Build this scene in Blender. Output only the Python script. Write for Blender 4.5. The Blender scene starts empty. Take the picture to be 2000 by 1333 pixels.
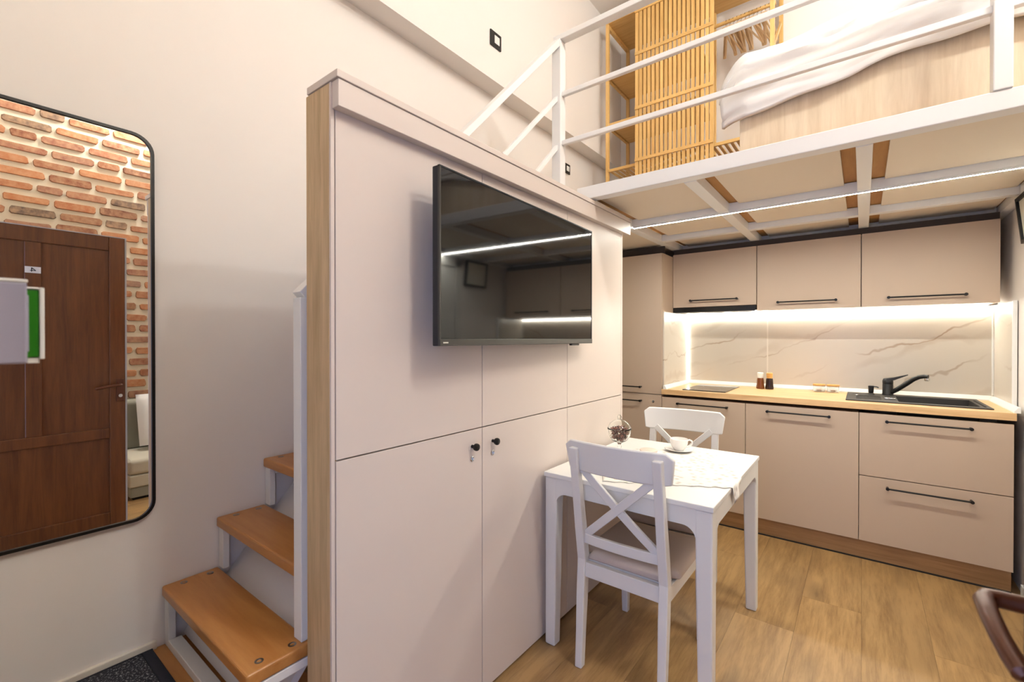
import bpy, bmesh, math, random
from mathutils import Vector, Matrix, noise
random.seed(7)
R = math.radians
PI = math.pi
scn = bpy.context.scene
COL = scn.collection

# ------------------------------------------------------------------ camera, world, exposure
H = 1.29
cam_d = bpy.data.cameras.new('camera')
cam_d.sensor_width = 36.0
cam_d.lens = 880.6 * 36.0 / 2000.0
cam_d.clip_start = 0.02
cam_d.dof.use_dof = True
cam_d.dof.focus_distance = 2.3
cam_d.dof.aperture_fstop = 4.5
cam = bpy.data.objects.new('camera', cam_d)
COL.objects.link(cam)
cam.location = (0, 0, H)
cam.rotation_euler = (R(90 - 0.30), 0, R(37.865))
scn.camera = cam

world = bpy.data.worlds.new('world')
scn.world = world
world.use_nodes = True
bg = world.node_tree.nodes['Background']
bg.inputs[0].default_value = (0.44, 0.57, 1.0, 1)
bg.inputs[1].default_value = 1.6

scn.view_settings.view_transform = 'Standard'
scn.view_settings.look = 'None'
scn.view_settings.gamma = 1.0
scn.view_settings.use_curve_mapping = False
scn.view_settings.exposure = 1.0

LAMP_W = 232.0       # emission of the warm globe lamp
LED_LOFT = 215.0
LED_KITCHEN = 34.0

# ------------------------------------------------------------------ materials
def s2l(c):
    return tuple((x / 12.92 if x <= 0.04045 else ((x + 0.055) / 1.055) ** 2.4) for x in [v / 255.0 for v in c])

MATS = {}
def newmat(name):
    m = bpy.data.materials.new(name)
    m.use_nodes = True
    nt = m.node_tree
    b = nt.nodes['Principled BSDF']
    MATS[name] = m
    return m, nt, b

def N(nt, t, **kw):
    n = nt.nodes.new(t)
    for k, v in kw.items():
        setattr(n, k, v)
    return n

def mixcol(nt, fac, a, b, blend='MIX'):
    n = N(nt, 'ShaderNodeMix', data_type='RGBA', blend_type=blend)
    for i, v in ((0, fac), (6, a), (7, b)):
        if isinstance(v, (int, float)):
            n.inputs[i].default_value = v
        elif isinstance(v, tuple):
            n.inputs[i].default_value = (v[0], v[1], v[2], 1)
        else:
            nt.links.new(v, n.inputs[i])
    return n.outputs[2]

def ramp(nt, src, stops):
    n = N(nt, 'ShaderNodeValToRGB')
    el = n.color_ramp.elements
    while len(el) < len(stops):
        el.new(0.5)
    for e, (p, c) in zip(el, stops):
        e.position = p
        e.color = (c[0], c[1], c[2], 1) if isinstance(c, tuple) else (c, c, c, 1)
    nt.links.new(src, n.inputs[0])
    return n.outputs[0]

def coords(nt, scale=(1, 1, 1), rot=(0, 0, 0), rnd=0.0):
    tc = N(nt, 'ShaderNodeTexCoord')
    out = tc.outputs['Object']
    if rnd:
        oi = N(nt, 'ShaderNodeObjectInfo')
        mu = N(nt, 'ShaderNodeVectorMath', operation='SCALE')
        cmb = N(nt, 'ShaderNodeCombineXYZ')
        for i in range(3):
            nt.links.new(oi.outputs['Random'], cmb.inputs[i])
        nt.links.new(cmb.outputs[0], mu.inputs[0])
        mu.inputs['Scale'].default_value = rnd
        ad = N(nt, 'ShaderNodeVectorMath', operation='ADD')
        nt.links.new(out, ad.inputs[0])
        nt.links.new(mu.outputs[0], ad.inputs[1])
        out = ad.outputs[0]
    mp = N(nt, 'ShaderNodeMapping')
    mp.inputs['Scale'].default_value = scale
    mp.inputs['Rotation'].default_value = rot
    nt.links.new(out, mp.inputs[0])
    return mp.outputs[0]

def noise_tex(nt, vec, scale, detail=4, rough=0.5, dist=0.0):
    n = N(nt, 'ShaderNodeTexNoise')
    n.inputs['Scale'].default_value = scale
    n.inputs['Detail'].default_value = detail
    n.inputs['Roughness'].default_value = rough
    n.inputs['Distortion'].default_value = dist
    if vec is not None:
        nt.links.new(vec, n.inputs['Vector'])
    return n.outputs[0]

def bump(nt, b, src, strength, dist=0.002):
    n = N(nt, 'ShaderNodeBump')
    n.inputs['Strength'].default_value = strength
    n.inputs['Distance'].default_value = dist
    nt.links.new(src, n.inputs['Height'])
    nt.links.new(n.outputs[0], b.inputs['Normal'])

def plain(name, rgb, rough=0.5, metal=0.0, nscale=0, nstr=0.0, var=0.0, spec=0.5):
    m, nt, b = newmat(name)
    c = s2l(rgb)
    b.inputs['Base Color'].default_value = (*c, 1)
    b.inputs['Roughness'].default_value = rough
    b.inputs['Metallic'].default_value = metal
    b.inputs['Specular IOR Level'].default_value = spec
    v = coords(nt)
    if var:
        f = noise_tex(nt, v, 3.0, 3)
        nt.links.new(mixcol(nt, f, tuple(x * (1 - var) for x in c), tuple(min(1, x * (1 + var)) for x in c)), b.inputs['Base Color'])
    if nscale:
        bump(nt, b, noise_tex(nt, v, nscale, 3), nstr, 0.001)
    return m

def wood(name, dark, light, axis='z', scale=1.0, rough=0.45, stretch=14.0, rnd=0.0, contrast=1.0, bstr=0.08, knots=None, fine=0.35):
    m, nt, b = newmat(name)
    sc = {'x': (1, stretch, stretch), 'y': (stretch, 1, stretch), 'z': (stretch, stretch, 1)}[axis]
    v = coords(nt, tuple(s * scale for s in sc), rnd=rnd)
    a = noise_tex(nt, v, 2.2, 6, 0.62, 0.6)
    f = noise_tex(nt, v, 9.0, 4, 0.7, 0.2)
    mx = N(nt, 'ShaderNodeMath', operation='MULTIPLY_ADD')
    nt.links.new(f, mx.inputs[0]); mx.inputs[1].default_value = fine
    nt.links.new(a, mx.inputs[2])
    mid_ = 0.5 + 0.5 * fine
    lo, hi = mid_ - 0.22 / contrast, mid_ + 0.20 / contrast
    c = ramp(nt, mx.outputs[0], [(max(0, lo), s2l(dark)), (min(1, hi), s2l(light))])
    if knots:
        v2 = coords(nt, {'x': (1.5, 5, 5), 'y': (5, 1.5, 5), 'z': (5, 5, 1.5)}[axis], rnd=rnd * 1.7)
        vo = N(nt, 'ShaderNodeTexVoronoi', feature='F1')
        vo.inputs['Scale'].default_value = 0.9
        nt.links.new(v2, vo.inputs['Vector'])
        kf = ramp(nt, vo.outputs['Distance'], [(0.02, 0.9), (0.07, 0.45), (0.22, 0.0)])
        big = noise_tex(nt, v2, 1.3, 2)
        kb = ramp(nt, big, [(0.46, 0.0), (0.70, 0.45)])
        c = mixcol(nt, kb, c, s2l(knots), 'MIX')
        c = mixcol(nt, kf, c, tuple(x * 0.55 for x in s2l(knots)), 'MIX')
    if rnd:
        oi = N(nt, 'ShaderNodeObjectInfo')
        g = ramp(nt, oi.outputs['Random'], [(0.0, 0.92), (1.0, 1.05)])
        c = mixcol(nt, 1.0, c, g, 'MULTIPLY')
    nt.links.new(c, b.inputs['Base Color'])
    b.inputs['Roughness'].default_value = rough
    bump(nt, b, mx.outputs[0], bstr, 0.002)
    return m

def emit(name, rgb, strength):
    m, nt, b = newmat(name)
    b.inputs['Base Color'].default_value = (0.8, 0.8, 0.8, 1)
    b.inputs['Emission Color'].default_value = (*rgb, 1)
    b.inputs['Emission Strength'].default_value = strength
    return m

plain('wall_paint', (240, 233, 227), 0.75, 0, 180, 0.05, 0.012)
plain('ceiling_paint', (244, 238, 232), 0.8, 0, 120, 0.05)
plain('laminate', (216, 202, 191), 0.42, 0, 260, 0.03)
plain('laminate_kitchen_dim', (193, 171, 150), 0.45, 0, 260, 0.03)  # same laminate as the partition, its weaker light darkened into the colour
plain('cabinet_inside', (60, 50, 44), 0.7, 0, 60, 0.02)
plain('white_metal', (240, 238, 235), 0.38, 0, 60, 0.02)
plain('white_paint', (223, 220, 215), 0.36, 0, 90, 0.04)
plain('white_plastic', (238, 236, 232), 0.35, 0, 60, 0.01)
plain('black_metal', (22, 20, 19), 0.4, 0.3, 120, 0.02)
plain('black_plastic', (24, 23, 23), 0.35, 0, 200, 0.03)
plain('tv_bezel', (74, 72, 68), 0.35, 0.5, 120, 0.02)
plain('tv_side', (40, 42, 46), 0.4, 0.4, 120, 0.02)
plain('tv_back', (70, 70, 88), 0.5, 0.1, 120, 0.02)
plain('chrome', (200, 200, 198), 0.18, 1.0, 60, 0.01)
plain('steel', (150, 148, 144), 0.3, 1.0, 90, 0.02)
plain('loft_panel', (232, 218, 198), 0.6, 0, 120, 0.04, 0.02)
plain('sink_granite', (46, 43, 40), 0.5, 0, 420, 0.25, 0.2)
plain('hob_glass', (16, 16, 17), 0.06, 0, 60, 0.0)
plain('hood_black', (18, 17, 16), 0.25, 0, 60, 0.01)
plain('cushion_fabric', (196, 178, 164), 0.9, 0, 700, 0.25, 0.03)
plain('duvet_cotton', (250, 247, 243), 0.85, 0, 60, 0.1)
plain('cream_trim', (226, 218, 206), 0.5, 0, 90, 0.02)
plain('lavender_plastic', (158, 154, 172), 0.4, 0, 90, 0.01)
plain('green_plastic', (40, 122, 22), 0.35, 0, 90, 0.01)
plain('brown_metal', (96, 52, 28), 0.3, 0.25, 90, 0.02)
plain('sofa_fabric', (196, 188, 170), 0.9, 0, 500, 0.3, 0.03)
plain('sofa_grey', (150, 147, 132), 0.9, 0, 500, 0.3, 0.03)
plain('pillow_white', (226, 222, 218), 0.85, 0, 300, 0.2)
plain('porcelain', (246, 242, 236), 0.2, 0, 30, 0.01)
plain('pink_candle', (226, 200, 184), 0.45, 0, 60, 0.03)
plain('shaker_amber', (120, 66, 26), 0.15, 0, 60, 0.01, 0.1)
plain('shaker_dark', (46, 26, 20), 0.15, 0, 60, 0.01, 0.1)
plain('steel_rubber', (30, 30, 30), 0.8, 0, 60, 0.01)
plain('plate_paper', (222, 214, 200), 0.6, 0, 60, 0.01)
plain('seal_grey', (170, 164, 158), 0.5, 0, 60, 0.01)
plain('art_paper', (226, 222, 208), 0.6, 0, 60, 0.01, 0.04)
plain('mortar', (216, 202, 178), 0.9, 0, 60, 0.5, 0.06)
plain('ink', (20, 20, 24), 0.6, 0, 60, 0.01)
plain('dark_gap', (30, 25, 22), 0.8, 0, 60, 0.01)

wood('oak_edge', (176, 146, 106), (218, 188, 146), 'z', 1.0, 0.5, 16, contrast=0.9)
wood('oak_counter', (200, 154, 102), (236, 200, 150), 'x', 1.0, 0.42, 16, contrast=0.8)
wood('oak_plinth', (150, 112, 72), (186, 146, 100), 'x', 1.0, 0.5, 18, contrast=0.9)
wood('oak_floor', (136, 102, 62), (174, 138, 90), 'y', 0.8, 0.38, 11, rnd=13.0, contrast=0.85, bstr=0.05, knots=(112, 84, 56), fine=0.75)
wood('oak_bed', (218, 196, 164), (240, 222, 194), 'z', 1.0, 0.5, 12, contrast=0.9)
wood('tread_wood', (176, 112, 52), (208, 148, 84), 'x', 1.0, 0.3, 8, contrast=0.7, bstr=0.03, rnd=3.0)
wood('plywood', (168, 116, 60), (198, 148, 86), 'y', 1.0, 0.6, 8, contrast=0.8)
wood('bamboo', (212, 162, 92), (238, 198, 128), 'z', 1.0, 0.4, 16, contrast=0.8, bstr=0.02, rnd=5.0)
wood('bamboo_x', (212, 162, 92), (238, 198, 128), 'x', 1.0, 0.4, 16, contrast=0.8, bstr=0.02, rnd=5.0)
wood('hanger_wood', (206, 166, 118), (234, 202, 158), 'y', 2.0, 0.4, 8, contrast=0.8, bstr=0.02, rnd=5.0)
wood('door_wood', (78, 40, 14), (122, 70, 30), 'z', 0.9, 0.35, 14, contrast=0.8, bstr=0.04, rnd=4.0)
wood('bamboo_lid', (206, 150, 80), (228, 178, 108), 'x', 3.0, 0.5, 8, contrast=0.8)

# mirror, tv glass, clear glass
m, nt, b = newmat('mirror_glass')
b.inputs['Base Color'].default_value = (0.9, 0.9, 0.89, 1)
b.inputs['Metallic'].default_value = 1.0
b.inputs['Roughness'].default_value = 0.0
m, nt, b = newmat('tv_screen')
b.inputs['Base Color'].default_value = (0.008, 0.008, 0.008, 1)
b.inputs['Roughness'].default_value = 0.045
b.inputs['Specular IOR Level'].default_value = 0.5
m, nt, b = newmat('clear_glass')
b.inputs['Base Color'].default_value = (0.97, 0.98, 0.97, 1)
b.inputs['Roughness'].default_value = 0.02
b.inputs['Transmission Weight'].default_value = 1.0
b.inputs['IOR'].default_value = 1.3

# marble
m, nt, b = newmat('marble')
v = coords(nt, (1.0, 1.0, 1.0), (0, R(25), 0))
def veins(scale, dist, off, lo, amt):
    w = N(nt, 'ShaderNodeTexWave', wave_type='BANDS', bands_direction='Z', wave_profile='SIN')
    w.inputs['Scale'].default_value = scale; w.inputs['Distortion'].default_value = dist
    w.inputs['Detail'].default_value = 5; w.inputs['Detail Scale'].default_value = 0.9; w.inputs['Detail Roughness'].default_value = 0.55
    w.inputs['Phase Offset'].default_value = off
    nt.links.new(v, w.inputs['Vector'])
    return ramp(nt, w.outputs['Fac'], [(lo, 0.0), (1.0, amt)])
v1 = veins(1.3, 8.0, 0.6, 0.988, 0.62)
v2 = veins(0.9, 9.0, 3.0, 0.93, 0.22)
msk = ramp(nt, noise_tex(nt, v, 2.2, 2), [(0.42, 0.0), (0.62, 1.0)])
vs_ = N(nt, 'ShaderNodeMath', operation='MAXIMUM'); nt.links.new(v1, vs_.inputs[0]); nt.links.new(v2, vs_.inputs[1])
vm = N(nt, 'ShaderNodeMath', operation='MULTIPLY'); nt.links.new(vs_.outputs[0], vm.inputs[0]); nt.links.new(msk, vm.inputs[1])
base = mixcol(nt, noise_tex(nt, v, 0.8, 3), s2l((206, 196, 182)), s2l((214, 206, 193)))
nt.links.new(mixcol(nt, vm.outputs[0], base, s2l((148, 112, 74))), b.inputs['Base Color'])
b.inputs['Roughness'].default_value = 0.28

# brick
m, nt, b = newmat('old_brick')
oi = N(nt, 'ShaderNodeObjectInfo')
pal = ramp(nt, oi.outputs['Random'], [(0.0, s2l((112, 64, 46))), (0.15, s2l((158, 94, 60))), (0.35, s2l((176, 112, 72))), (0.5, s2l((146, 90, 66))), (0.68, s2l((138, 104, 90))), (0.82, s2l((168, 102, 64))), (0.93, s2l((120, 92, 74))), (1.0, s2l((74, 66, 62)))])
v = coords(nt, (1, 1, 1), rnd=9.0)
nz = noise_tex(nt, v, 22, 5, 0.65)
nt.links.new(mixcol(nt, ramp(nt, nz, [(0.35, 0.0), (0.75, 0.6)]), pal, s2l((204, 162, 122))), b.inputs['Base Color'])
b.inputs['Roughness'].default_value = 0.9
bump(nt, b, nz, 0.5, 0.004)

# rug
m, nt, b = newmat('rug_weave')
v = coords(nt, (1, 1, 1))
c = ramp(nt, noise_tex(nt, v, 170, 3, 0.7), [(0.42, s2l((24, 25, 34))), (0.56, s2l((40, 42, 52))), (0.62, s2l((150, 148, 150)))])
nt.links.new(c, b.inputs['Base Color'])
b.inputs['Roughness'].default_value = 0.95
bump(nt, b, noise_tex(nt, v, 170, 2), 0.8, 0.004)
plain('rug_border', (24, 26, 38), 0.95, 0, 300, 0.5)

# lace
m, nt, b = newmat('lace')
v = coords(nt, (1, 1, 1), (0, 0, R(28)))
ch = N(nt, 'ShaderNodeTexVoronoi', feature='F1'); ch.inputs['Scale'].default_value = 34
nt.links.new(v, ch.inputs['Vector'])
c = ramp(nt, ch.outputs['Distance'], [(0.15, s2l((196, 186, 176))), (0.45, s2l((232, 226, 218)))])
nt.links.new(c, b.inputs['Base Color'])
b.inputs['Roughness'].default_value = 0.9
bump(nt, b, ch.outputs['Distance'], 0.7, 0.003)

m, nt, b = newmat('petals')
oi = coords(nt)
c = ramp(nt, noise_tex(nt, oi, 60, 2), [(0.35, s2l((60, 34, 32))), (0.5, s2l((110, 66, 60))), (0.62, s2l((186, 130, 118)))])
nt.links.new(c, b.inputs['Base Color']); b.inputs['Roughness'].default_value = 0.7

emit('led_warm', (1.0, 1.0, 0.90), LED_LOFT)
emit('led_kitchen', (1.0, 0.98, 0.88), LED_KITCHEN)
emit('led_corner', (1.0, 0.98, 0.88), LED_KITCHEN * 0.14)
emit('lamp_globe', (0.88, 0.93, 0.92), LAMP_W)
emit('loft_fill_globe', (0.88, 0.93, 0.92), LAMP_W * 0.22)  # unseen lamp added to brighten the upper wall over the loft

# ------------------------------------------------------------------ mesh builder
class MB:
    def __init__(self):
        self.v = []; self.f = []
    def add(self, verts, faces):
        o = len(self.v)
        self.v += [tuple(p) for p in verts]
        self.f += [tuple(i + o for i in f) for f in faces]
        return self
    def box(self, x0, x1, y0, y1, z0, z1):
        v = [(x0, y0, z0), (x1, y0, z0), (x1, y1, z0), (x0, y1, z0), (x0, y0, z1), (x1, y0, z1), (x1, y1, z1), (x0, y1, z1)]
        return self.add(v, [(0, 3, 2, 1), (4, 5, 6, 7), (0, 1, 5, 4), (1, 2, 6, 5), (2, 3, 7, 6), (3, 0, 4, 7)])
    def quadbox(self, bottom, top):      # two lists of 4 points
        return self.add(list(bottom) + list(top), [(0, 3, 2, 1), (4, 5, 6, 7), (0, 1, 5, 4), (1, 2, 6, 5), (2, 3, 7, 6), (3, 0, 4, 7)])
    def bar(self, p, q, w, h, up=(0, 0, 1)):   # rectangular bar between two points
        p, q = Vector(p), Vector(q)
        d = (q - p).normalized(); up = Vector(up)
        s = d.cross(up)
        if s.length < 1e-4:
            s = d.cross(Vector((1, 0, 0)))
        s.normalize(); u = s.cross(d)
        o = [s * (a * w / 2) + u * (b_ * h / 2) for a, b_ in ((-1, -1), (1, -1), (1, 1), (-1, 1))]
        return self.quadbox([p + k for k in o], [q + k for k in o])
    def lathe(self, prof, c=(0, 0, 0), n=28, axis='z', caps=True):
        vs = []
        for r, h in prof:
            for i in range(n):
                a = 2 * PI * i / n
                x, y = r * math.cos(a), r * math.sin(a)
                p = {'z': (x, y, h), 'x': (h, x, y), 'y': (y, h, x)}[axis]
                vs.append((c[0] + p[0], c[1] + p[1], c[2] + p[2]))
        fs = []
        for j in range(len(prof) - 1):
            for i in range(n):
                k = (i + 1) % n
                fs.append((j * n + i, j * n + k, (j + 1) * n + k, (j + 1) * n + i))
        if caps:
            fs.append(tuple(range(n))[::-1])
            fs.append(tuple((len(prof) - 1) * n + i for i in range(n)))
        return self.add(vs, fs)
    def tube(self, pts, rad, n=10, flat=1.0):
        pts = [Vector(p) for p in pts]
        if not isinstance(rad, (list, tuple)):
            rad = [rad] * len(pts)
        vs, fs = [], []
        prev = None
        for i, p in enumerate(pts):
            d = (pts[min(i + 1, len(pts) - 1)] - pts[max(i - 1, 0)]).normalized()
            if prev is None:
                a = Vector((0, 0, 1)) if abs(d.z) < 0.9 else Vector((1, 0, 0))
                s = d.cross(a).normalized()
            else:
                s = (prev - d * prev.dot(d)).normalized()
            prev = s
            u = s.cross(d)
            for k in range(n):
                t = 2 * PI * k / n
                vs.append(p + s * math.cos(t) * rad[i] + u * math.sin(t) * rad[i] * flat)
        for i in range(len(pts) - 1):
            for k in range(n):
                l = (k + 1) % n
                fs.append((i * n + k, i * n + l, (i + 1) * n + l, (i + 1) * n + k))
        fs.append(tuple(range(n))[::-1])
        fs.append(tuple((len(pts) - 1) * n + k for k in range(n)))
        return self.add(vs, fs)
    def prism(self, poly, axis, a, b_):    # poly 2D extruded along axis
        def P(u, w, t):
            return {'x': (t, u, w), 'y': (u, t, w), 'z': (u, w, t)}[axis]
        n = len(poly)
        vs = [P(u, w, a) for u, w in poly] + [P(u, w, b_) for u, w in poly]
        fs = [tuple(range(n))[::-1], tuple(range(n, 2 * n))]
        fs += [(i, (i + 1) % n, n + (i + 1) % n, n + i) for i in range(n)]
        return self.add(vs, fs)
    def grid(self, nu, nv, fn):
        vs = [fn(i / (nu - 1), j / (nv - 1)) for j in range(nv) for i in range(nu)]
        fs = [(j * nu + i, j * nu + i + 1, (j + 1) * nu + i + 1, (j + 1) * nu + i) for j in range(nv - 1) for i in range(nu - 1)]
        return self.add(vs, fs)

ORG = {}
def tag(o, label=None, cat=None, group=None, kind=None):
    if label: o['label'] = label
    if cat: o['category'] = cat
    if group: o['group'] = group
    if kind: o['kind'] = kind
    return o

def thing(name, loc, label, cat, group=None, kind=None):
    o = bpy.data.objects.new(name, None)
    o.empty_display_size = 0.05
    o.location = loc
    COL.objects.link(o)
    ORG[o.name] = Vector(loc)
    return tag(o, label, cat, group, kind)

def make(name, mb, mat, parent=None, bevel=0.0, smooth=False, solid=0.0, sub=0, origin=None, seg=2):
    """mesh object; vertices are given in the space of the root thing's world frame"""
    if parent is not None:
        org = ORG[parent.name]
    else:
        org = Vector(origin) if origin else Vector((0, 0, 0))
        if not origin:
            xs = [p[0] for p in mb.v]; ys = [p[1] for p in mb.v]; zs = [p[2] for p in mb.v]
            org = Vector(((min(xs) + max(xs)) / 2, (min(ys) + max(ys)) / 2, min(zs)))
    me = bpy.data.meshes.new(name)
    me.from_pydata([Vector(p) - org for p in mb.v], [], mb.f)
    me.validate()
    bm = bmesh.new(); bm.from_mesh(me)
    bmesh.ops.recalc_face_normals(bm, faces=bm.faces)
    bm.to_mesh(me); bm.free()
    if smooth:
        for p in me.polygons: p.use_smooth = True
        me.set_sharp_from_angle(angle=R(40))
    me.materials.append(MATS[mat] if isinstance(mat, str) else mat)
    o = bpy.data.objects.new(name, me)
    COL.objects.link(o)
    if parent is not None:
        o.parent = parent
    else:
        o.location = org
    ORG[o.name] = org
    if bevel:
        md = o.modifiers.new('bevel', 'BEVEL'); md.width = bevel; md.segments = seg; md.limit_method = 'ANGLE'; md.angle_limit = R(40)
        md.harden_normals = False
    if solid:
        md = o.modifiers.new('solid', 'SOLIDIFY'); md.thickness = solid; md.offset = 0
    if sub:
        md = o.modifiers.new('sub', 'SUBSURF'); md.levels = sub; md.render_levels = sub
    return o

def B(*a):
    return MB().box(*a)

def struct(name, mb, mat, **kw):
    o = make(name, mb, mat, **kw)
    o['kind'] = 'structure'
    return o

# ------------------------------------------------------------------ room shell
XW, XR, XB, YB, ZC = -1.90, 0.64, 1.50, 3.93, 4.065
LZ = 0.237            # landing level

fl = struct('floor', B(XW, XB + 0.1, -1.2, YB, -0.10, -0.012), 'dark_gap')
PW = 0.235
k = 0
x = XW + 0.02
col = 0
while x < XB + 0.02:
    x1 = min(x + PW, XB + 0.03)
    y = -1.2 - [0.0, 0.62, 0.27, 0.95, 0.44][col % 5]
    while y < YB:
        y1 = y + 1.38
        ya, yb = max(y, -1.2), min(y1, YB)
        if yb - ya > 0.05:
            # planks wholly hidden below the landing or the cabinets are left out
            make('plank', B(x + 0.0003, x1 - 0.0003, ya + 0.0003, yb - 0.0003, -0.012, 0.0), 'oak_floor', fl)
        y = y1
    x = x1
    col += 1

# left wall: lower part set back, upper part juts out as a beam
BZ, BX = 2.862, -1.776
struct('wall_left', MB().prism([(XW - 0.15, 0), (XW, 0), (XW, BZ), (BX, BZ), (BX, ZC), (XW - 0.15, ZC)], 'y', -0.12, YB + 0.1), 'wall_paint')
struct('wall_back', B(XW - 0.15, XB + 0.1, YB, YB + 0.12, 0, ZC), 'wall_paint')
struct('wall_right', B(XR, XB + 0.13, 1.95, YB, 0, 1.984).box(XB, XB + 0.13, 1.95, YB, 1.984, ZC), 'wall_paint')
struct('baseboard_right', B(XR - 0.012, XR, 2.93, 3.34, 0.0, 0.06), 'white_plastic', bevel=0.002)
fw = MB()
fw.box(XW - 0.15, -0.60, -0.12, 0.03, 0, ZC)
fw.box(-0.60, 0.200, -0.12, 0.03, 1.99, ZC)
fw.box(0.200, XB + 0.13, -0.12, 0.03, 0, ZC)
struct('wall_front', fw, 'wall_paint')
struct('ceiling', B(XW - 0.15, XB + 0.13, -0.12, YB + 0.1, ZC, ZC + 0.1), 'ceiling_paint')

# brick wall behind the sofa (seen in the mirror)
wb = struct('wall_brick', B(XB + 0.012, XB + 0.13, 0.03, 1.95, 0, ZC), 'mortar')
bv = []
rest = MB()
rowh, bl = 0.102, 0.285
cand = []
row = 0
z = 0.03
while z < ZC - 0.07:
    off = (0.0 if row % 2 else 0.11) + random.uniform(-0.03, 0.03)
    y = 0.04 - off
    while y < 1.94:
        L = bl * random.choice([1, 1, 1, 0.95, 1.0, 0.6, 1.06])
        ya, yb = max(y + 0.012, 0.035), min(y + L - 0.012, 1.945)
        if yb - ya > 0.03:
            cand.append((ya, yb, z + random.uniform(-0.004, 0.004), rowh - 0.040 + random.uniform(-0.008, 0.006)))
        y += L
    z += rowh
    row += 1
def brick_mesh(mb, ya, yb, z0, h):
    j = lambda s: random.uniform(-s, s)
    d = XB - random.uniform(0.0, 0.006)
    pts = []
    prof = [(ya, z0 + h * 0.2), (ya + 0.012, z0), (yb - 0.012, z0 + j(0.003)), (yb, z0 + h * 0.25), (yb - j(0.003), z0 + h * 0.8), (yb - 0.014, z0 + h), ((ya + yb) / 2, z0 + h + j(0.004)), (ya + 0.01, z0 + h), (ya, z0 + h * 0.75)]
    prof = [(a + j(0.003), b_ + j(0.003)) for a, b_ in prof]
    n = len(prof)
    cy, cz = (ya + yb) / 2, z0 + h / 2
    vs = [(XB + 0.014, a, b_) for a, b_ in prof] + [(d, cy + (a - cy) * 0.97, cz + (b_ - cz) * 0.88) for a, b_ in prof]
    fs = [tuple(range(n, 2 * n))] + [(i, (i + 1) % n, n + (i + 1) % n, n + i) for i in range(n)]
    mb.add(vs, fs)
cand.sort(key=lambda c: abs((c[0] + c[1]) / 2 - 0.75) * 1.2 + abs(c[2] - 1.9))
for i, c in enumerate(cand):
    if i < 290:
        mbk = MB(); brick_mesh(mbk, *c)
        make('brick', mbk, 'old_brick', wb)
    else:
        brick_mesh(rest, *c)
o = make('bricks_far', rest, 'old_brick', wb); o['kind'] = 'stuff'

# landing with rug
ld = struct('floor_landing', B(XW, -1.215, 0.03, 0.72, 0.0, LZ), 'tread_wood', bevel=0.004)
bbp = MB().box(XW, XW + 0.014, 0.03, 0.465, LZ, LZ + 0.028)
struct('baseboard_left', bbp, 'cream_trim', bevel=0.003)

# front door, standing open beside the camera
dx0, dx1, dy0, dy1, dz1 = 0.158, 0.198, 0.045, 0.800, 1.962
d1 = thing('door_1', (dx0, dy0, 0.008), None, None, kind='structure')
def door_frame(mb, y0, y1, z0, z1): mb.box(dx0, dx1, y0, y1, z0, z1)
for nm, a in (('stile', (dy0, dy0 + 0.08, 0.01, dz1)), ('stile', (dy1 - 0.08, dy1, 0.01, dz1)), ('mullion', (0.337, 0.408, 0.697, dz1 - 0.09)),
              ('rail', (dy0 + 0.08, dy1 - 0.08, dz1 - 0.09, dz1)), ('rail', (dy0 + 0.08, dy1 - 0.08, 0.631, 0.697)), ('rail', (dy0 + 0.08, dy1 - 0.08, 0.01, 0.14))):
    make(nm, B(dx0, dx1, *a), 'door_wood', d1, bevel=0.004)
for a in ((dy0 + 0.078, 0.339, 0.695, dz1 - 0.088), (0.406, dy1 - 0.078, 0.695, dz1 - 0.088), (dy0 + 0.078, dy1 - 0.078, 0.138, 0.633)):
    make('panel', B(dx0 + 0.013, dx1 - 0.013, *a), 'door_wood', d1)
make('edge_seal', B(dx0, dx1, dy1, dy1 + 0.009, 0.01, dz1 + 0.006).box(dx0, dx1, dy0, dy1, dz1, dz1 + 0.006), 'seal_grey', d1)
hx = dx0
hy, hz = 0.772, 0.982
hd = make('handle', MB().tube([(hx, hy, hz), (hx - 0.030, hy, hz), (hx - 0.040, hy - 0.004, hz), (hx - 0.044, hy - 0.014, hz), (hx - 0.044, hy - 0.045, hz - 0.003), (hx - 0.042, hy - 0.08, hz - 0.008), (hx - 0.038, hy - 0.105, hz - 0.014), (hx - 0.034, hy - 0.125, hz - 0.018), (hx - 0.033, hy - 0.130, hz - 0.019)],
     [0.010, 0.010, 0.0105, 0.010, 0.0095, 0.0092, 0.0095, 0.0092, 0.004], 14), 'brown_metal', d1, smooth=True)
make('rosette', MB().box(hx - 0.007, hx, hy - 0.020, hy + 0.020, hz - 0.11, hz + 0.04), 'brown_metal', hd, bevel=0.003)
make('lock_cylinder', MB().lathe([(0.011, hx - 0.016), (0.011, hx - 0.006)], (0, hy, hz - 0.072), 16, 'x'), 'chrome', d1, smooth=True)
pl = make('number_plate', B(dx0 - 0.003, dx0 + 0.001, 0.339, 0.406, 1.684, 1.722), 'plate_paper', d1)
g4 = MB()
px_ = dx0 - 0.0045
cy_, cz_ = 0.372, 1.703
g4.box(px_, px_ + 0.002, cy_ - 0.012, cy_ + 0.013, cz_ - 0.006, cz_ - 0.0025)
g4.box(px_, px_ + 0.002, cy_ - 0.007, cy_ - 0.0035, cz_ - 0.012, cz_ + 0.013)
g4.bar((px_ + 0.001, cy_ - 0.005, cz_ + 0.012), (px_ + 0.001, cy_ + 0.012, cz_ - 0.004), 0.002, 0.0035, (0, 0.5, 0.5))
make('numeral', g4, 'ink', pl)
for zz in (0.25, 1.0, 1.75):
    make('hinge', MB().lathe([(0.008, zz), (0.008, zz + 0.09)], (dx1 + 0.006, dy0 - 0.008, 0), 12), 'brown_metal', d1, smooth=True)
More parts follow.
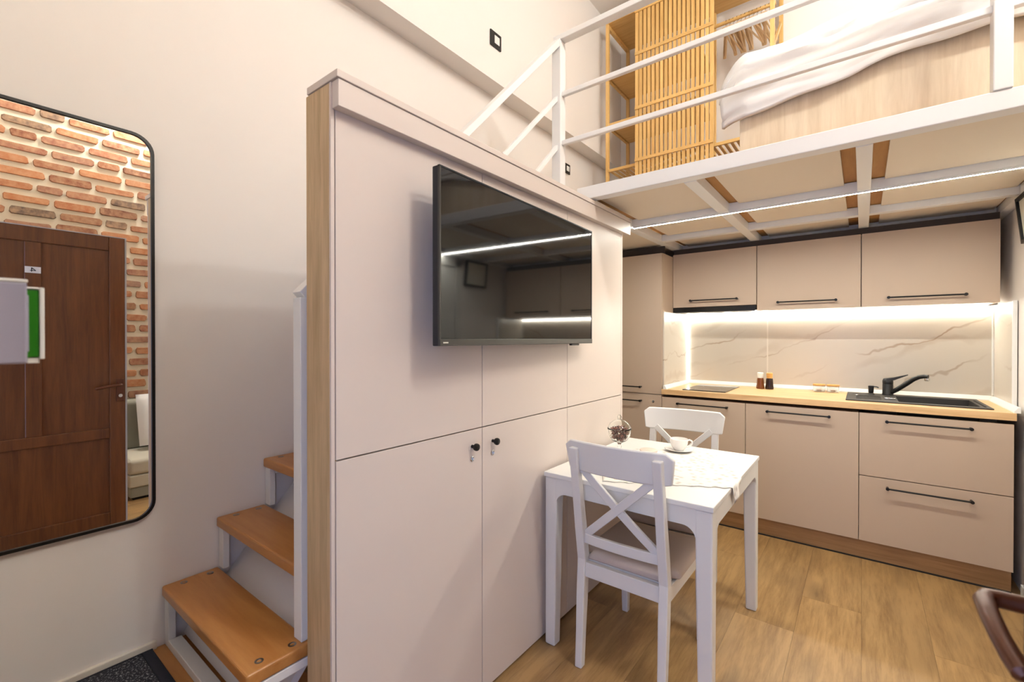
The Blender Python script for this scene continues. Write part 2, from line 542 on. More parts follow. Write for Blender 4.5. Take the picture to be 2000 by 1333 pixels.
struct('trim_1', B(-0.635, -0.60, -0.13, 0.034, 0, 2.03).box(-0.635, 0.235, -0.13, 0.034, 1.99, 2.03).box(0.200, 0.235, -0.13, 0.034, 0, 1.99), 'door_wood', bevel=0.004)

# white interior door on the right wall (seen in the television)
d2 = thing('door_2', (XR, 2.5, 0), None, None, kind='structure')
make('door_frame', B(XR - 0.015, XR + 0.0, 2.08, 2.15, 0, 1.955).box(XR - 0.015, XR, 2.85, 2.92, 0, 1.955).box(XR - 0.015, XR, 2.08, 2.92, 1.895, 1.96), 'white_paint', d2, bevel=0.003)
make('door_leaf', B(XR - 0.006, XR + 0.0, 2.152, 2.848, 0.01, 1.893), 'white_paint', d2)
arch = [(2.25, 1.0)] + [(2.75, 1.0)] + [(2.75 - 0.5 * i / 12, 1.55 + 0.22 * math.sin(PI * i / 12) ** 1.0) for i in range(13)]
make('panel_moulding', MB().prism(arch, 'x', XR - 0.014, XR - 0.005).box(XR - 0.014, XR - 0.005, 2.25, 2.75, 0.18, 0.86), 'white_paint', d2, bevel=0.003)
make('handle', MB().tube([(XR, 2.20, 0.98), (XR - 0.05, 2.20, 0.98), (XR - 0.055, 2.21, 0.98), (XR - 0.055, 2.31, 0.98)], 0.008, 10), 'chrome', d2, smooth=True)

# ------------------------------------------------------------------ storage cabinet (partition)
PX, PB = -1.083, -1.205
PY0, PY1 = 0.632, 2.402
sc = thing('storage_cabinet', (-1.14, 1.5, 0), 'tall beige partition cupboard with oak end panel, knobs and television', 'cabinet')
make('body', B(PB + 0.004, PX - 0.020, PY0 + 0.02, PY1, 0.0, 1.953), 'cabinet_inside', sc)
make('end_panel', B(PB - 0.002, PX - 0.008, PY0, PY0 + 0.020, 0.0, 1.952), 'oak_edge', sc, bevel=0.0015)
make('front_stile', B(PX - 0.007, PX, PY0, PY0 + 0.010, 0.0, 1.952), 'laminate', sc)
make('back_panel', B(PB - 0.002, PB + 0.004, PY0 + 0.020, PY1, 0, 1.953), 'laminate', sc)
make('far_end_panel', B(PB, PX, PY1, PY1 + 0.018, 0.0, 1.953), 'laminate', sc)
make('top_trim', B(PX, PX + 0.030, PY0 + 0.004, 2.462, 1.884, 1.953), 'laminate', sc, bevel=0.0015)
make('cap_board', B(PB + 0.006, PX + 0.034, PY0 - 0.002, 2.464, 1.9545, 1.974), 'laminate', sc, bevel=0.0015)
YS = [PY0 + 0.012, 1.218, 1.812, PY1]
for r, (z0, z1) in enumerate(((0.012, 0.968), (0.972, 1.95))):
    for c in range(3):
        d = make('door', B(PX - 0.018, PX, YS[c] + 0.0015, YS[c + 1] - 0.0015, z0, z1), 'laminate', sc, bevel=0.001)
        if r == 0 and c < 2:
            ky = (1.164, 1.275)[c]
            make('knob', MB().lathe([(0.006, PX), (0.006, PX + 0.014), (0.012, PX + 0.016), (0.0135, PX + 0.022), (0.012, PX + 0.027), (0.006, PX + 0.029)], (0, ky, 0.911), 18, 'x'), 'black_metal', d, smooth=True)
            make('lock', MB().lathe([(0.0095, PX), (0.0095, PX + 0.002), (0.007, PX + 0.003), (0.006, PX + 0.0015), (0.003, PX + 0.0015)], (0, ky, 0.867), 18, 'x').box(PX + 0.001, PX + 0.004, ky - 0.001, ky + 0.001, 0.862, 0.872), 'chrome', d, smooth=True)

# ------------------------------------------------------------------ television on an arm
tvl, tvr = Vector((-0.972, 0.905)), Vector((-1.012, 1.915))
tz0, tz1 = 1.268, 1.797
dv = (tvr - tvl); tw = dv.length; ang = math.atan2(dv.y, dv.x)
tv = thing('television', (0, 0, 0), 'flat black television hung on the beige partition cupboard', 'television')
mid = (tvl + tvr) / 2
def tvbox(a0, a1, n0, n1, z0, z1):
    u = dv.normalized(); n = Vector((u.y, -u.x))   # n points to the room (+x)
    P = lambda a, b_: (mid.x + u.x * a + n.x * b_, mid.y + u.y * a + n.y * b_)
    q = [P(a0, n0), P(a1, n0), P(a1, n1), P(a0, n1)]
    return MB().quadbox([(a, b_, z0) for a, b_ in q], [(a, b_, z1) for a, b_ in q])
h = tw / 2
make('housing', tvbox(-h, h, -0.028, -0.002, tz0, tz1), 'tv_side', tv, bevel=0.003)
make('back_cover', tvbox(-h * 0.75, h * 0.75, -0.052, -0.028, tz0 + 0.03, tz1 - 0.15), 'tv_back', tv, bevel=0.01)
make('screen', tvbox(-h + 0.007, h - 0.007, -0.003, 0.0005, tz0 + 0.022, tz1 - 0.006), 'tv_screen', tv)
bz = make('bezel', tvbox(-h, h, -0.006, 0.004, tz0, tz0 + 0.021), 'tv_bezel', tv, bevel=0.0015)
make('bezel', tvbox(-h, -h + 0.006, -0.006, 0.002, tz0 + 0.02, tz1), 'tv_bezel', tv)
make('bezel', tvbox(h - 0.005, h, -0.006, 0.002, tz0 + 0.02, tz1), 'tv_side', tv)
make('bezel', tvbox(-h, h, -0.006, 0.002, tz1 - 0.005, tz1), 'tv_side', tv)
make('logo_mark', tvbox(-h + 0.012, -h + 0.034, 0.003, 0.0046, tz0 + 0.008, tz0 + 0.012), 'chrome', bz)
make('sensor', tvbox(h * 0.62, h * 0.76, -0.016, -0.002, tz0 - 0.008, tz0), 'black_plastic', tv, bevel=0.002)
wm = make('wall_bracket', B(PX, PX + 0.008, 1.30, 1.52, 1.42, 1.64), 'black_metal', tv)
make('bracket_arm', MB().bar((PX + 0.006, 1.41, 1.53), (mid.x - 0.045, 1.41, 1.53), 0.06, 0.05), 'black_metal', wm)

# ------------------------------------------------------------------ wall mirror
def rrect(y0, y1, z0, z1, r, n=8):
    out = []
    for cy, cz, a0 in ((y1 - r, z1 - r, 0), (y0 + r, z1 - r, 90), (y0 + r, z0 + r, 180), (y1 - r, z0 + r, 270)):
        for i in range(n + 1):
            a = R(a0 + 90 * i / n)
            out.append((cy + r * math.cos(a), cz + r * math.sin(a)))
    return out
my0, my1, mz0, mz1 = 0.045, 0.461, 0.688, 1.966
mr = thing('wall_mirror', (XW, 0.27, mz0), 'tall wall mirror with rounded corners and thin black frame', 'mirror')
outer = rrect(my0, my1, mz0, mz1, 0.060); inner = rrect(my0 + 0.009, my1 - 0.009, mz0 + 0.009, mz1 - 0.009, 0.052)
n = len(outer)
fm = MB()
xa, xb = XW + 0.002, XW + 0.020
fm.add([(xa, a, b_) for a, b_ in outer] + [(xb, a, b_) for a, b_ in outer] + [(xb, a, b_) for a, b_ in inner] + [(xa, a, b_) for a, b_ in inner],
       [f for i in range(n) for j in [(i + 1) % n] for f in ((i, j, n + j, n + i), (n + i, n + j, 2 * n + j, 2 * n + i), (2 * n + i, 2 * n + j, 3 * n + j, 3 * n + i), (3 * n + i, 3 * n + j, j, i))])
make('frame', fm, 'black_metal', mr)
make('glass', MB().prism(inner, 'x', XW + 0.008, XW + 0.014), 'mirror_glass', mr)

# ------------------------------------------------------------------ staircase
RISE, RUN = 0.1850, 0.1665
SX0, SX1 = XW + 0.002, -1.217
st = thing('staircase', ((SX0 + SX1) / 2, 0.6, LZ), 'open staircase of orange wooden treads on white steel frame', 'staircase')
NT = 8
for i in range(NT):
    zt = 0.4405 + RISE * i
    yf = 0.480 + RUN * i
    t = make('tread', B(SX0, SX1, yf, yf + 0.172, zt - 0.036, zt), 'tread_wood', st, bevel=0.007, seg=3)
    if i < 3:
        for (bx, by) in ((SX1 - 0.035, yf + 0.045), (SX1 - 0.030, yf + 0.13), (SX0 + 0.035, yf + 0.055), (SX0 + 0.035, yf + 0.135)):
            make('bolt', MB().lathe([(0.011, zt - 0.002), (0.011, zt + 0.0008), (0.006, zt + 0.0012), (0.005, zt - 0.001)], (bx, by, 0), 14), 'steel', t, smooth=True)
    zb = (zt - 0.037 - RISE + 0.0) if i else LZ
    for s, xx in ((0, SX0 + 0.001), (1, SX1 - 0.041)):
        make('upright', B(xx, xx + 0.040, yf + 0.008, yf + 0.030, zb + (0.037 if i else 0), zt - 0.037), 'white_metal', st, bevel=0.002)
        make('tread_support', B(xx, xx + 0.040, yf + 0.030, yf + 0.172, zt - 0.062, zt - 0.0375), 'white_metal', st, bevel=0.002)
make('bottom_rail', B(SX0 + 0.041, SX1 - 0.041, 0.488, 0.526, LZ, LZ + 0.028), 'white_metal', st, bevel=0.002)
make('front_support', B(SX0 + 0.041, SX1 - 0.041, 0.52, 0.545, 0.4405 - 0.062, 0.4405 - 0.0375), 'white_metal', st)
sl = [(0.555, 0.0 + LZ + 0.012), (0.585, LZ + 0.012), (0.585 + 1.40, LZ + 0.012 + 1.40 * 1.11), (0.555 + 1.40, LZ + 0.012 + 1.40 * 1.11)]
make('soffit_board', MB().prism([(a - 0.012, b_) for a, b_ in sl], 'x', SX0, SX1 - 0.045), 'wall_paint', st)

# railing of stairs and loft
RX = -1.262
sr = thing('stair_railing', (RX, 0.65, 0.44), 'white steel handrail with two bars climbing beside the stairs', 'railing')
make('newel_post', B(RX - 0.012, RX + 0.030, 0.628, 0.668, 0.4412, 1.405), 'white_metal', sr, bevel=0.002)
LRY = 2.022
for (y0, z0, nm, w, hh) in ((0.640, 1.412, 'handrail', 0.045, 0.028), (0.668, 1.215, 'bar', 0.020, 0.020), (0.668, 0.945, 'bar', 0.020, 0.020)):
    z1 = {1.412: 2.850, 1.215: 2.561, 0.945: 2.308}[z0]
    make(nm, MB().bar((RX, y0, z0), (RX, LRY, z1), w, hh), 'white_metal', sr, bevel=0.002)
lr = thing('loft_railing', (-0.3, LRY, 2.05), 'white steel railing with three rails along the loft edge', 'railing')
make('post', B(RX - 0.026, RX + 0.026, LRY - 0.026, LRY + 0.026, 2.0478, 2.838), 'white_metal', lr, bevel=0.003)
make('post', B(0.313, 0.356, LRY - 0.026, LRY + 0.026, 2.0478, 2.838), 'white_metal', lr, bevel=0.003)
make('handrail', B(RX - 0.02, XB - 0.002, LRY - 0.024, LRY + 0.024, 2.838, 2.866), 'white_metal', lr, bevel=0.003)
for zz in (2.561, 2.308):
    make('rail', B(RX + 0.026, XB - 0.002, LRY - 0.011, LRY + 0.011, zz - 0.012, zz + 0.012), 'white_metal', lr, bevel=0.003)

# ------------------------------------------------------------------ loft
lf = thing('loft_platform', (-0.3, 2.9, 1.985), 'white steel loft platform with beige underside panels above the kitchen', 'loft')
make('front_beam', B(-1.14, XB - 0.001, 2.000, 2.060, 1.985, 2.0475), 'white_metal', lf, bevel=0.003)
ZB, ZP = 1.985, 2.032
XBM = [(-1.190, -1.135), (-0.632, -0.578), (-0.022, 0.028), (0.595, XR - 0.001)]
YBM = [(2.000, 2.060), (2.680, 2.735), (3.205, 3.255), (3.690, 3.745)]
for a, b_ in YBM[1:]:
    make('joist', B(-1.135, 0.595, a, b_, ZB, ZP), 'white_metal', lf, bevel=0.002)
for a, b_ in XBM:
    make('cross_beam', B(a, b_, 2.060, YB - 0.005, ZB - 0.002, ZP), 'white_metal', lf, bevel=0.002)
GAP = [(0.045, 0.008), (0.05, 0.05), (0.05, 0.012)]
edges = [2.060] + [v_ for ab_ in YBM[1:] for v_ in ab_] + [YB - 0.005]
for i in range(3):
    xa, xb = XBM[i][1] + GAP[i][0], XBM[i + 1][0] - GAP[i][1]
    for j in range(4):
        ya, yb = edges[2 * j], edges[2 * j + 1]
        make('panel', B(xa, xb, ya + 0.004, yb - 0.006, 2.020, 2.0335), 'loft_panel', lf)
make('side_deck', B(XR, XB - 0.001, 2.060, YB - 0.005, 1.986, 2.050), 'loft_panel', lf)
make('plywood_deck', B(-1.135, XR - 0.001, 2.060, YB - 0.005, 2.034, 2.0500), 'plywood', lf)
make('stair_side_deck', B(XW + 0.001, -1.19, 2.00, YB - 0.005, 1.995, 2.05), 'loft_panel', lf)
led = thing('led_strip', (-0.3, 2.675, 1.985), 'glowing white light strip along the underside of the loft', 'light strip')
make('diffuser', B(-1.13, XR - 0.01, 2.684, 2.694, 1.9765, 1.9780), 'led_warm', led)
make('channel', B(-1.13, XR - 0.01, 2.681, 2.6838, 1.9758, 1.9845).box(-1.13, XR - 0.01, 2.6942, 2.697, 1.9758, 1.9845).box(-1.13, XR - 0.01, 2.6838, 2.6942, 1.9785, 1.9845), 'white_plastic', led)

# ------------------------------------------------------------------ kitchen
KF = 3.31
TX = -1.171
def handle(parent, xc, w, yface, zc):
    hb = MB().tube([(xc - w / 2 - 0.004, yface - 0.030, zc), (xc + w / 2 + 0.004, yface - 0.030, zc)], 0.0048, 10)
    o = make('handle', hb, 'black_metal', parent, smooth=True)
    for s in (-1, 1):
        make('handle_foot', MB().lathe([(0.0085, yface - 0.036), (0.0085, yface - 0.026), (0.006, yface - 0.022), (0.006, yface)], (xc + s * w / 2, 0, zc), 12, 'y'), 'black_metal', parent, smooth=True)
def front(root, x0, x1, z0, z1, yf, hxc=None, hw=0.32, hz=None, name='door'):
    d = make(name, B(x0 + 0.0015, x1 - 0.0015, yf, yf + 0.018, z0 + 0.0015, z1 - 0.0015), 'laminate_kitchen_dim', root, bevel=0.001)
    if hz is not None:
        handle(d, hxc if hxc is not None else (x0 + x1) / 2, hw, yf, hz)
    return d

tc = thing('tall_cabinet', (-1.46, 3.6, 0), 'tall beige kitchen cabinet rising beside the worktop', 'cabinet')
make('body', B(-1.755, TX, KF + 0.019, YB - 0.012, 0.115, 1.925), 'laminate_kitchen_dim', tc)
front(tc, -1.755, TX, 0.875, 1.925, KF, -1.463, 0.27, 0.925)
d = front(tc, -1.755, TX, 0.117, 0.873, KF, -1.463, 0.27, 0.820)
make('lock', MB().lathe([(0.010, KF), (0.010, KF - 0.003), (0.006, KF - 0.004)], (-1.235, 0, 0.820), 16, 'y'), 'chrome', d, smooth=True)

BXS = [TX, -0.612, -0.015, 0.600]
labs = ['beige base cabinet under the black induction hob', 'beige single-door base cabinet between hob unit and drawer unit', 'beige base unit with two wide drawers below the sink']
for i in range(3):
    x0, x1 = BXS[i], BXS[i + 1]
    bc = thing('base_cabinet', ((x0 + x1) / 2, 3.6, 0.115), labs[i], 'cabinet', 'beige kitchen base units')
    make('body', B(x0 + 0.001, x1 - 0.001, KF + 0.019, YB - 0.05, 0.118, 0.860 if i < 2 else 0.700), 'laminate_kitchen_dim', bc)
    if i == 2:
        front(bc, x0, x1, 0.498, 0.862, KF, 0.277, 0.335, 0.823, 'drawer')
        front(bc, x0, x1, 0.117, 0.496, KF, 0.281, 0.335, 0.447, 'drawer')
    else:
        front(bc, x0, x1, 0.117, 0.862, KF, (-0.886, -0.319)[i], 0.325, 0.823)
tag(make('toe_kick', B(-1.755, 0.598, KF + 0.040, KF + 0.056, 0.0, 0.114), 'oak_plinth'), 'oak-look toe kick board under the kitchen base units', 'plinth')
tag(make('floor_gap_strip', B(TX, 0.598, KF + 0.030, KF + 0.0395, 0.0, 0.006), 'dark_gap'), 'thin dark sealing strip at foot of oak toe kick', 'strip')

# worktop with sink cut-out
WZ0, WZ1 = 0.880, 0.918
WY0, WY1 = KF - 0.012, YB - 0.012
SKX0, SKX1, SKY0, SKY1 = -0.080, 0.542, 3.385, 3.855
BWX0, BWX1, BWY0, BWY1 = 0.165, 0.500, 3.425, 3.765
wt = MB()
hx0, hx1, hy0, hy1 = SKX0 + 0.02, SKX1 - 0.02, SKY0 + 0.02, SKY1 - 0.02
X4 = [TX + 0.001, hx0, hx1, 0.606]; Y4 = [WY0, hy0, hy1, WY1]
vs = []
for z in (WZ0, WZ1):
    for yy in Y4:
        for xx in X4:
            vs.append((xx, yy, z))
fs = []
for j in range(3):
    for i in range(3):
        if i == 1 and j == 1: continue
        a = j * 4 + i
        fs.append((a, a + 4, a + 5, a + 1))
        fs.append((16 + a, 16 + a + 1, 16 + a + 5, 16 + a + 4))
for a, b_ in ((0, 1), (1, 2), (2, 3), (3, 7), (7, 11), (11, 15), (15, 14), (14, 13), (13, 12), (12, 8), (8, 4), (4, 0), (5, 9), (9, 10), (10, 6), (6, 5)):
    fs.append((a, b_, 16 + b_, 16 + a))
wt.add(vs, fs)
tag(make('worktop', wt, 'oak_counter', bevel=0.002), 'light oak worktop running along the kitchen base units', 'worktop')

# backsplash: marble panels
bs = thing('backsplash', (-0.27, 3.9, WZ1), 'cream marble backsplash with golden veins behind the worktop', 'backsplash')
BY = YB - 0.012
make('panel', B(TX + 0.001, -0.5725, BY - 0.010, BY, 0.918, 1.489), 'marble', bs)
make('panel', B(-0.5705, 0.622, BY - 0.010, BY, 0.918, 1.489), 'marble', bs)
make('joint', B(-0.576, -0.567, BY - 0.0105, BY - 0.001, 0.918, 1.489), 'cream_trim', bs)
make('side_panel', B(0.622, 0.634, 3.475, BY, 0.918, 1.489), 'marble', bs)
make('side_panel', B(TX + 0.001, TX + 0.011, 3.33, BY - 0.0105, 0.918, 1.489), 'marble', bs)
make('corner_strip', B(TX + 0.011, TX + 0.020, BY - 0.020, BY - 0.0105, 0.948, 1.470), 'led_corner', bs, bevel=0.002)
make('corner_strip', B(0.613, 0.622, BY - 0.020, BY - 0.0105, 0.948, 1.470), 'white_plastic', bs, bevel=0.002)
make('edge_strip', B(0.618, 0.636, 3.462, 3.475, 0.900, 1.489), 'white_plastic', bs, bevel=0.002)
sk = thing('worktop_skirting', (-0.27, 3.9, WZ1), 'white plastic upstand strip where worktop meets backsplash', 'upstand')
tri = [(BY - 0.011, WZ1), (BY - 0.034, WZ1), (BY - 0.034, WZ1 + 0.006), (BY - 0.020, WZ1 + 0.026), (BY - 0.011, WZ1 + 0.028)]
make('back_strip', MB().prism(tri, 'x', TX + 0.012, 0.621), 'white_plastic', sk)
make('side_strip', MB().prism([(0.621, WZ1), (0.597, WZ1), (0.597, WZ1 + 0.006), (0.611, WZ1 + 0.026), (0.621, WZ1 + 0.028)], 'y', WY0 + 0.01, BY - 0.035), 'white_plastic', sk, )
make('side_strip', MB().prism([(TX + 0.012, WZ1), (TX + 0.036, WZ1), (TX + 0.036, WZ1 + 0.006), (TX + 0.022, WZ1 + 0.026), (TX + 0.012, WZ1 + 0.028)], 'y', WY0 + 0.01, BY - 0.035), 'white_plastic', sk)

# wall cabinets
UF = 3.55
UXS = [TX, -0.587, -0.008, 0.590]
labs = ['beige wall cabinet directly above the black extractor hood', 'middle beige wall cabinet between hood cabinet and corner cabinet', 'wide beige wall cabinet nearest the right wall above the sink']
for i in range(3):
    x0, x1 = UXS[i], UXS[i + 1]
    zb = 1.530 if i == 0 else 1.489
    uc = thing('wall_cabinet', ((x0 + x1) / 2, 3.74, zb), labs[i], 'cabinet', 'beige kitchen wall units')
    make('body', B(x0 + 0.001, x1 - 0.001, UF + 0.019, YB - 0.001, zb + 0.002, 1.940), 'laminate_kitchen_dim', uc)
    front(uc, x0 + 0.001, x1 - 0.001, zb - 0.002, 1.942, UF, (-0.870, -0.295, 0.288)[i], (0.32, 0.32, 0.33)[i], (1.577, 1.537, 1.537)[i])
tag(make('cornice_strip', B(TX, 0.590, UF + 0.03, UF + 0.046, 1.943, 1.983), 'cabinet_inside'), 'dark filler strip between wall cabinets and the loft', 'strip')
tag(make('cornice_strip', B(-1.755, TX, KF + 0.05, KF + 0.066, 1.927, 1.983), 'cabinet_inside'), 'dark filler strip above the tall cabinet', 'strip')
rh = thing('range_hood', (-0.88, 3.7, 1.487), 'slim black extractor hood under the wall cabinet', 'range hood')
make('housing', B(TX + 0.002, -0.590, UF + 0.002, BY - 0.03, 1.492, 1.527), 'hood_black', rh, bevel=0.002)
make('underside', B(TX + 0.012, -0.600, UF + 0.02, BY - 0.05, 1.488, 1.4925), 'steel', rh)
for i in range(3):
    make('filter_grille', B(-1.13 + 0.18 * i, -0.99 + 0.18 * i, UF + 0.06, UF + 0.22, 1.4865, 1.4885), 'black_metal', rh)
ls = thing('led_strip', (-0.27, 3.87, 1.489), 'glowing light strip under the wall cabinets over the backsplash', 'light strip')
make('diffuser', B(TX + 0.022, 0.610, BY - 0.026, BY - 0.012, 1.474, 1.486), 'led_kitchen', ls)
make('channel', B(TX + 0.022, 0.610, BY - 0.028, BY - 0.0105, 1.486, 1.4888), 'white_plastic', ls)

# hob
hb = thing('induction_hob', (-0.875, 3.57, WZ1), 'black glass induction hob set into the oak worktop', 'hob')
make('glass_plate', B(-1.030, -0.740, 3.335, 3.785, WZ1 + 0.0005, WZ1 + 0.006), 'hob_glass', hb, bevel=0.001)
for yy in (3.45, 3.66):
    rg = MB(); ro, ri = 0.085, 0.083
    n_ = 36
    rg.add([((ro if j == 0 else ri) * math.cos(2 * PI * i / n_) - 0.885, (ro if j == 0 else ri) * math.sin(2 * PI * i / n_) + yy, WZ1 + 0.0063) for j in range(2) for i in range(n_)], [(i, (i + 1) % n_, n_ + (i + 1) % n_, n_ + i) for i in range(n_)])
    make('cooking_zone', rg, 'steel', hb)

# sink with basin
sn = thing('kitchen_sink', (0.23, 3.62, WZ1), 'dark granite single-bowl sink with drainer in the worktop', 'sink')
rz = WZ1 + 0.007
rim = MB()
X4 = [SKX0, BWX0, BWX1, SKX1]; Y4 = [SKY0, BWY0, BWY1, SKY1]
vs = [(xx, yy, z) for z in (WZ1 + 0.0005, rz) for yy in Y4 for xx in X4]
fs = []
for j in range(3):
    for i in range(3):
        if i == 1 and j == 1: continue
        a = j * 4 + i
        fs += [(a, a + 4, a + 5, a + 1), (16 + a, 16 + a + 1, 16 + a + 5, 16 + a + 4)]
for a, b_ in ((0, 1), (1, 2), (2, 3), (3, 7), (7, 11), (11, 15), (15, 14), (14, 13), (13, 12), (12, 8), (8, 4), (4, 0)):
    fs.append((a, b_, 16 + b_, 16 + a))
rim.add(vs, fs)
make('rim', rim, 'sink_granite', sn, bevel=0.002)
bas = MB()
t_ = 0.02
top = [(BWX0, BWY0, rz - 0.001), (BWX1, BWY0, rz - 0.001), (BWX1, BWY1, rz - 0.001), (BWX0, BWY1, rz - 0.001)]
bot = [(BWX0 + t_, BWY0 + t_, 0.745), (BWX1 - t_, BWY0 + t_, 0.745), (BWX1 - t_, BWY1 - t_, 0.745), (BWX0 + t_, BWY1 - t_, 0.745)]
bas.add(top + bot, [(4, 5, 6, 7), (0, 1, 5, 4), (1, 2, 6, 5), (2, 3, 7, 6), (3, 0, 4, 7)])
make('basin', bas, 'sink_granite', sn, solid=0.004)
make('drain', MB().lathe([(0.04, 0.747), (0.04, 0.750), (0.03, 0.751)], ((BWX0 + BWX1) / 2, (BWY0 + BWY1) / 2, 0), 20), 'steel', sn, smooth=True)
gr = MB()
for i in range(5):
    gr.box(SKX0 + 0.05, BWX0 - 0.075, 3.47 + 0.05 * i, 3.478 + 0.05 * i, rz - 0.0005, rz + 0.0018)
make('drainer_ribs', gr, 'sink_granite', sn)
make('rim_groove', B(BWX1 + 0.014, BWX1 + 0.022, BWY0 + 0.01, BWY1 - 0.01, rz - 0.0005, rz + 0.002), 'dark_gap', sn)
make('waste_knob', MB().lathe([(0.012, rz), (0.012, rz + 0.004), (0.009, rz + 0.006)], (-0.03, 3.66, 0), 18), 'chrome', sn, smooth=True)
make('overflow_plate', MB().box(0.105, 0.158, 3.53, 3.565, rz - 0.0005, rz + 0.008), 'chrome', sn, bevel=0.003)

# faucet
fx, fy = 0.130, 3.80
fc = thing('kitchen_faucet', (fx, fy, rz), 'black single-lever faucet standing on the dark sink', 'faucet')
make('body', MB().lathe([(0.030, rz), (0.030, rz + 0.006), (0.0275, rz + 0.01), (0.0275, rz + 0.070), (0.0265, rz + 0.072), (0.0275, rz + 0.074), (0.0275, rz + 0.093), (0.024, rz + 0.098)], (fx, fy, 0), 24), 'black_plastic', fc, smooth=True)
fe = make('spout', MB().tube([(fx + 0.012, fy - 0.01, rz + 0.016), (fx + 0.045, fy - 0.025, rz + 0.040), (fx + 0.085, fy - 0.045, rz + 0.078), (fx + 0.12, fy - 0.062, rz + 0.112), (fx + 0.145, fy - 0.075, rz + 0.128), (fx + 0.168, fy - 0.086, rz + 0.134), (fx + 0.185, fy - 0.094, rz + 0.132)],
     [0.013, 0.0135, 0.014, 0.0135, 0.0125, 0.012, 0.0125], 14), 'black_plastic', fc, smooth=True)
make('aerator', MB().lathe([(0.0115, rz + 0.108), (0.0125, rz + 0.112), (0.0125, rz + 0.124)], (fx + 0.180, fy - 0.092, 0), 16), 'chrome', fe, smooth=True)
make('lever', MB().add([(fx - 0.026, fy - 0.02, rz + 0.093), (fx - 0.026, fy + 0.02, rz + 0.093), (fx + 0.03, fy + 0.016, rz + 0.097), (fx + 0.03, fy - 0.018, rz + 0.097), (fx - 0.022, fy - 0.016, rz + 0.105), (fx - 0.022, fy + 0.018, rz + 0.105), (fx + 0.03, fy + 0.014, rz + 0.116), (fx + 0.03, fy - 0.016, rz + 0.116),
      (fx + 0.098, fy - 0.03, rz + 0.134), (fx + 0.098, fy - 0.012, rz + 0.134), (fx + 0.098, fy - 0.012, rz + 0.139), (fx + 0.098, fy - 0.03, rz + 0.139)],
      [(0, 1, 2, 3), (4, 7, 6, 5), (0, 4, 5, 1), (0, 3, 7, 4), (1, 5, 6, 2), (3, 2, 9, 8), (7, 11, 10, 6), (3, 8, 11, 7), (2, 6, 10, 9), (8, 9, 10, 11)]), 'black_plastic', fc, bevel=0.002)
sd = thing('soap_dispenser', (0.045, 3.80, rz), 'small black soap dispenser beside the faucet', 'soap dispenser')
make('collar', MB().lathe([(0.019, rz), (0.019, rz + 0.005), (0.013, rz + 0.008)], (0.045, 3.80, 0), 18), 'steel', sd, smooth=True)
make('pump_head', MB().lathe([(0.011, rz + 0.006), (0.0135, rz + 0.012), (0.0155, rz + 0.048), (0.015, rz + 0.053), (0.012, rz + 0.055)], (0.045, 3.80, 0), 18), 'black_plastic', sd, smooth=True)
make('nozzle', MB().tube([(0.05, 3.80, rz + 0.050), (0.075, 3.795, rz + 0.049), (0.084, 3.793, rz + 0.044)], [0.005, 0.004, 0.004], 8), 'black_plastic', sd, smooth=True)

# shakers
for (x, y, mt_, capm, lab) in ((-0.600, 3.785, 'shaker_amber', 'white_plastic', 'amber glass shaker with white cap on the worktop'), (-0.540, 3.785, 'shaker_dark', 'bamboo_lid', 'dark brown shaker with wooden cap on the worktop')):
    s_ = thing('spice_shaker', (x, y, WZ1), lab, 'shaker', 'shakers by the backsplash')
    make('bottle', MB().lathe([(0.026, WZ1 + 0.0005), (0.028, WZ1 + 0.004), (0.0275, WZ1 + 0.016), (0.0245, WZ1 + 0.03), (0.0235, WZ1 + 0.055), (0.022, WZ1 + 0.076), (0.019, WZ1 + 0.080)], (x, y, 0), 20), mt_, s_, smooth=True)
    make('cap', MB().lathe([(0.019, WZ1 + 0.080), (0.0195, WZ1 + 0.085), (0.021, WZ1 + 0.110), (0.021, WZ1 + 0.117), (0.017, WZ1 + 0.120)], (x, y, 0), 20), capm, s_, smooth=True)
for i, x in enumerate((-0.240, -0.160)):
    y = 3.83
    s_ = thing('condiment_jar', (x, y, WZ1), ('glass condiment jar with bamboo lid, nearer the shakers', 'glass condiment jar with bamboo lid, nearer the sink')[i], 'jar', 'two glass jars with bamboo lids')
    make('glass', MB().lathe([(0.033, WZ1 + 0.0005), (0.034, WZ1 + 0.004), (0.034, WZ1 + 0.042), (0.031, WZ1 + 0.042), (0.031, WZ1 + 0.006), (0.002, WZ1 + 0.006)], (x, y, 0), 24), 'clear_glass', s_, smooth=True)
    make('lid', MB().lathe([(0.036, WZ1 + 0.043), (0.038, WZ1 + 0.046), (0.038, WZ1 + 0.051), (0.035, WZ1 + 0.053)], (x, y, 0), 24), 'bamboo_lid', s_, smooth=True)
    make('foot', MB().lathe([(0.012, WZ1 + 0.0072), (0.017, WZ1 + 0.011), (0.010, WZ1 + 0.015)], (x, y, 0), 12), 'pink_candle', s_, smooth=True)

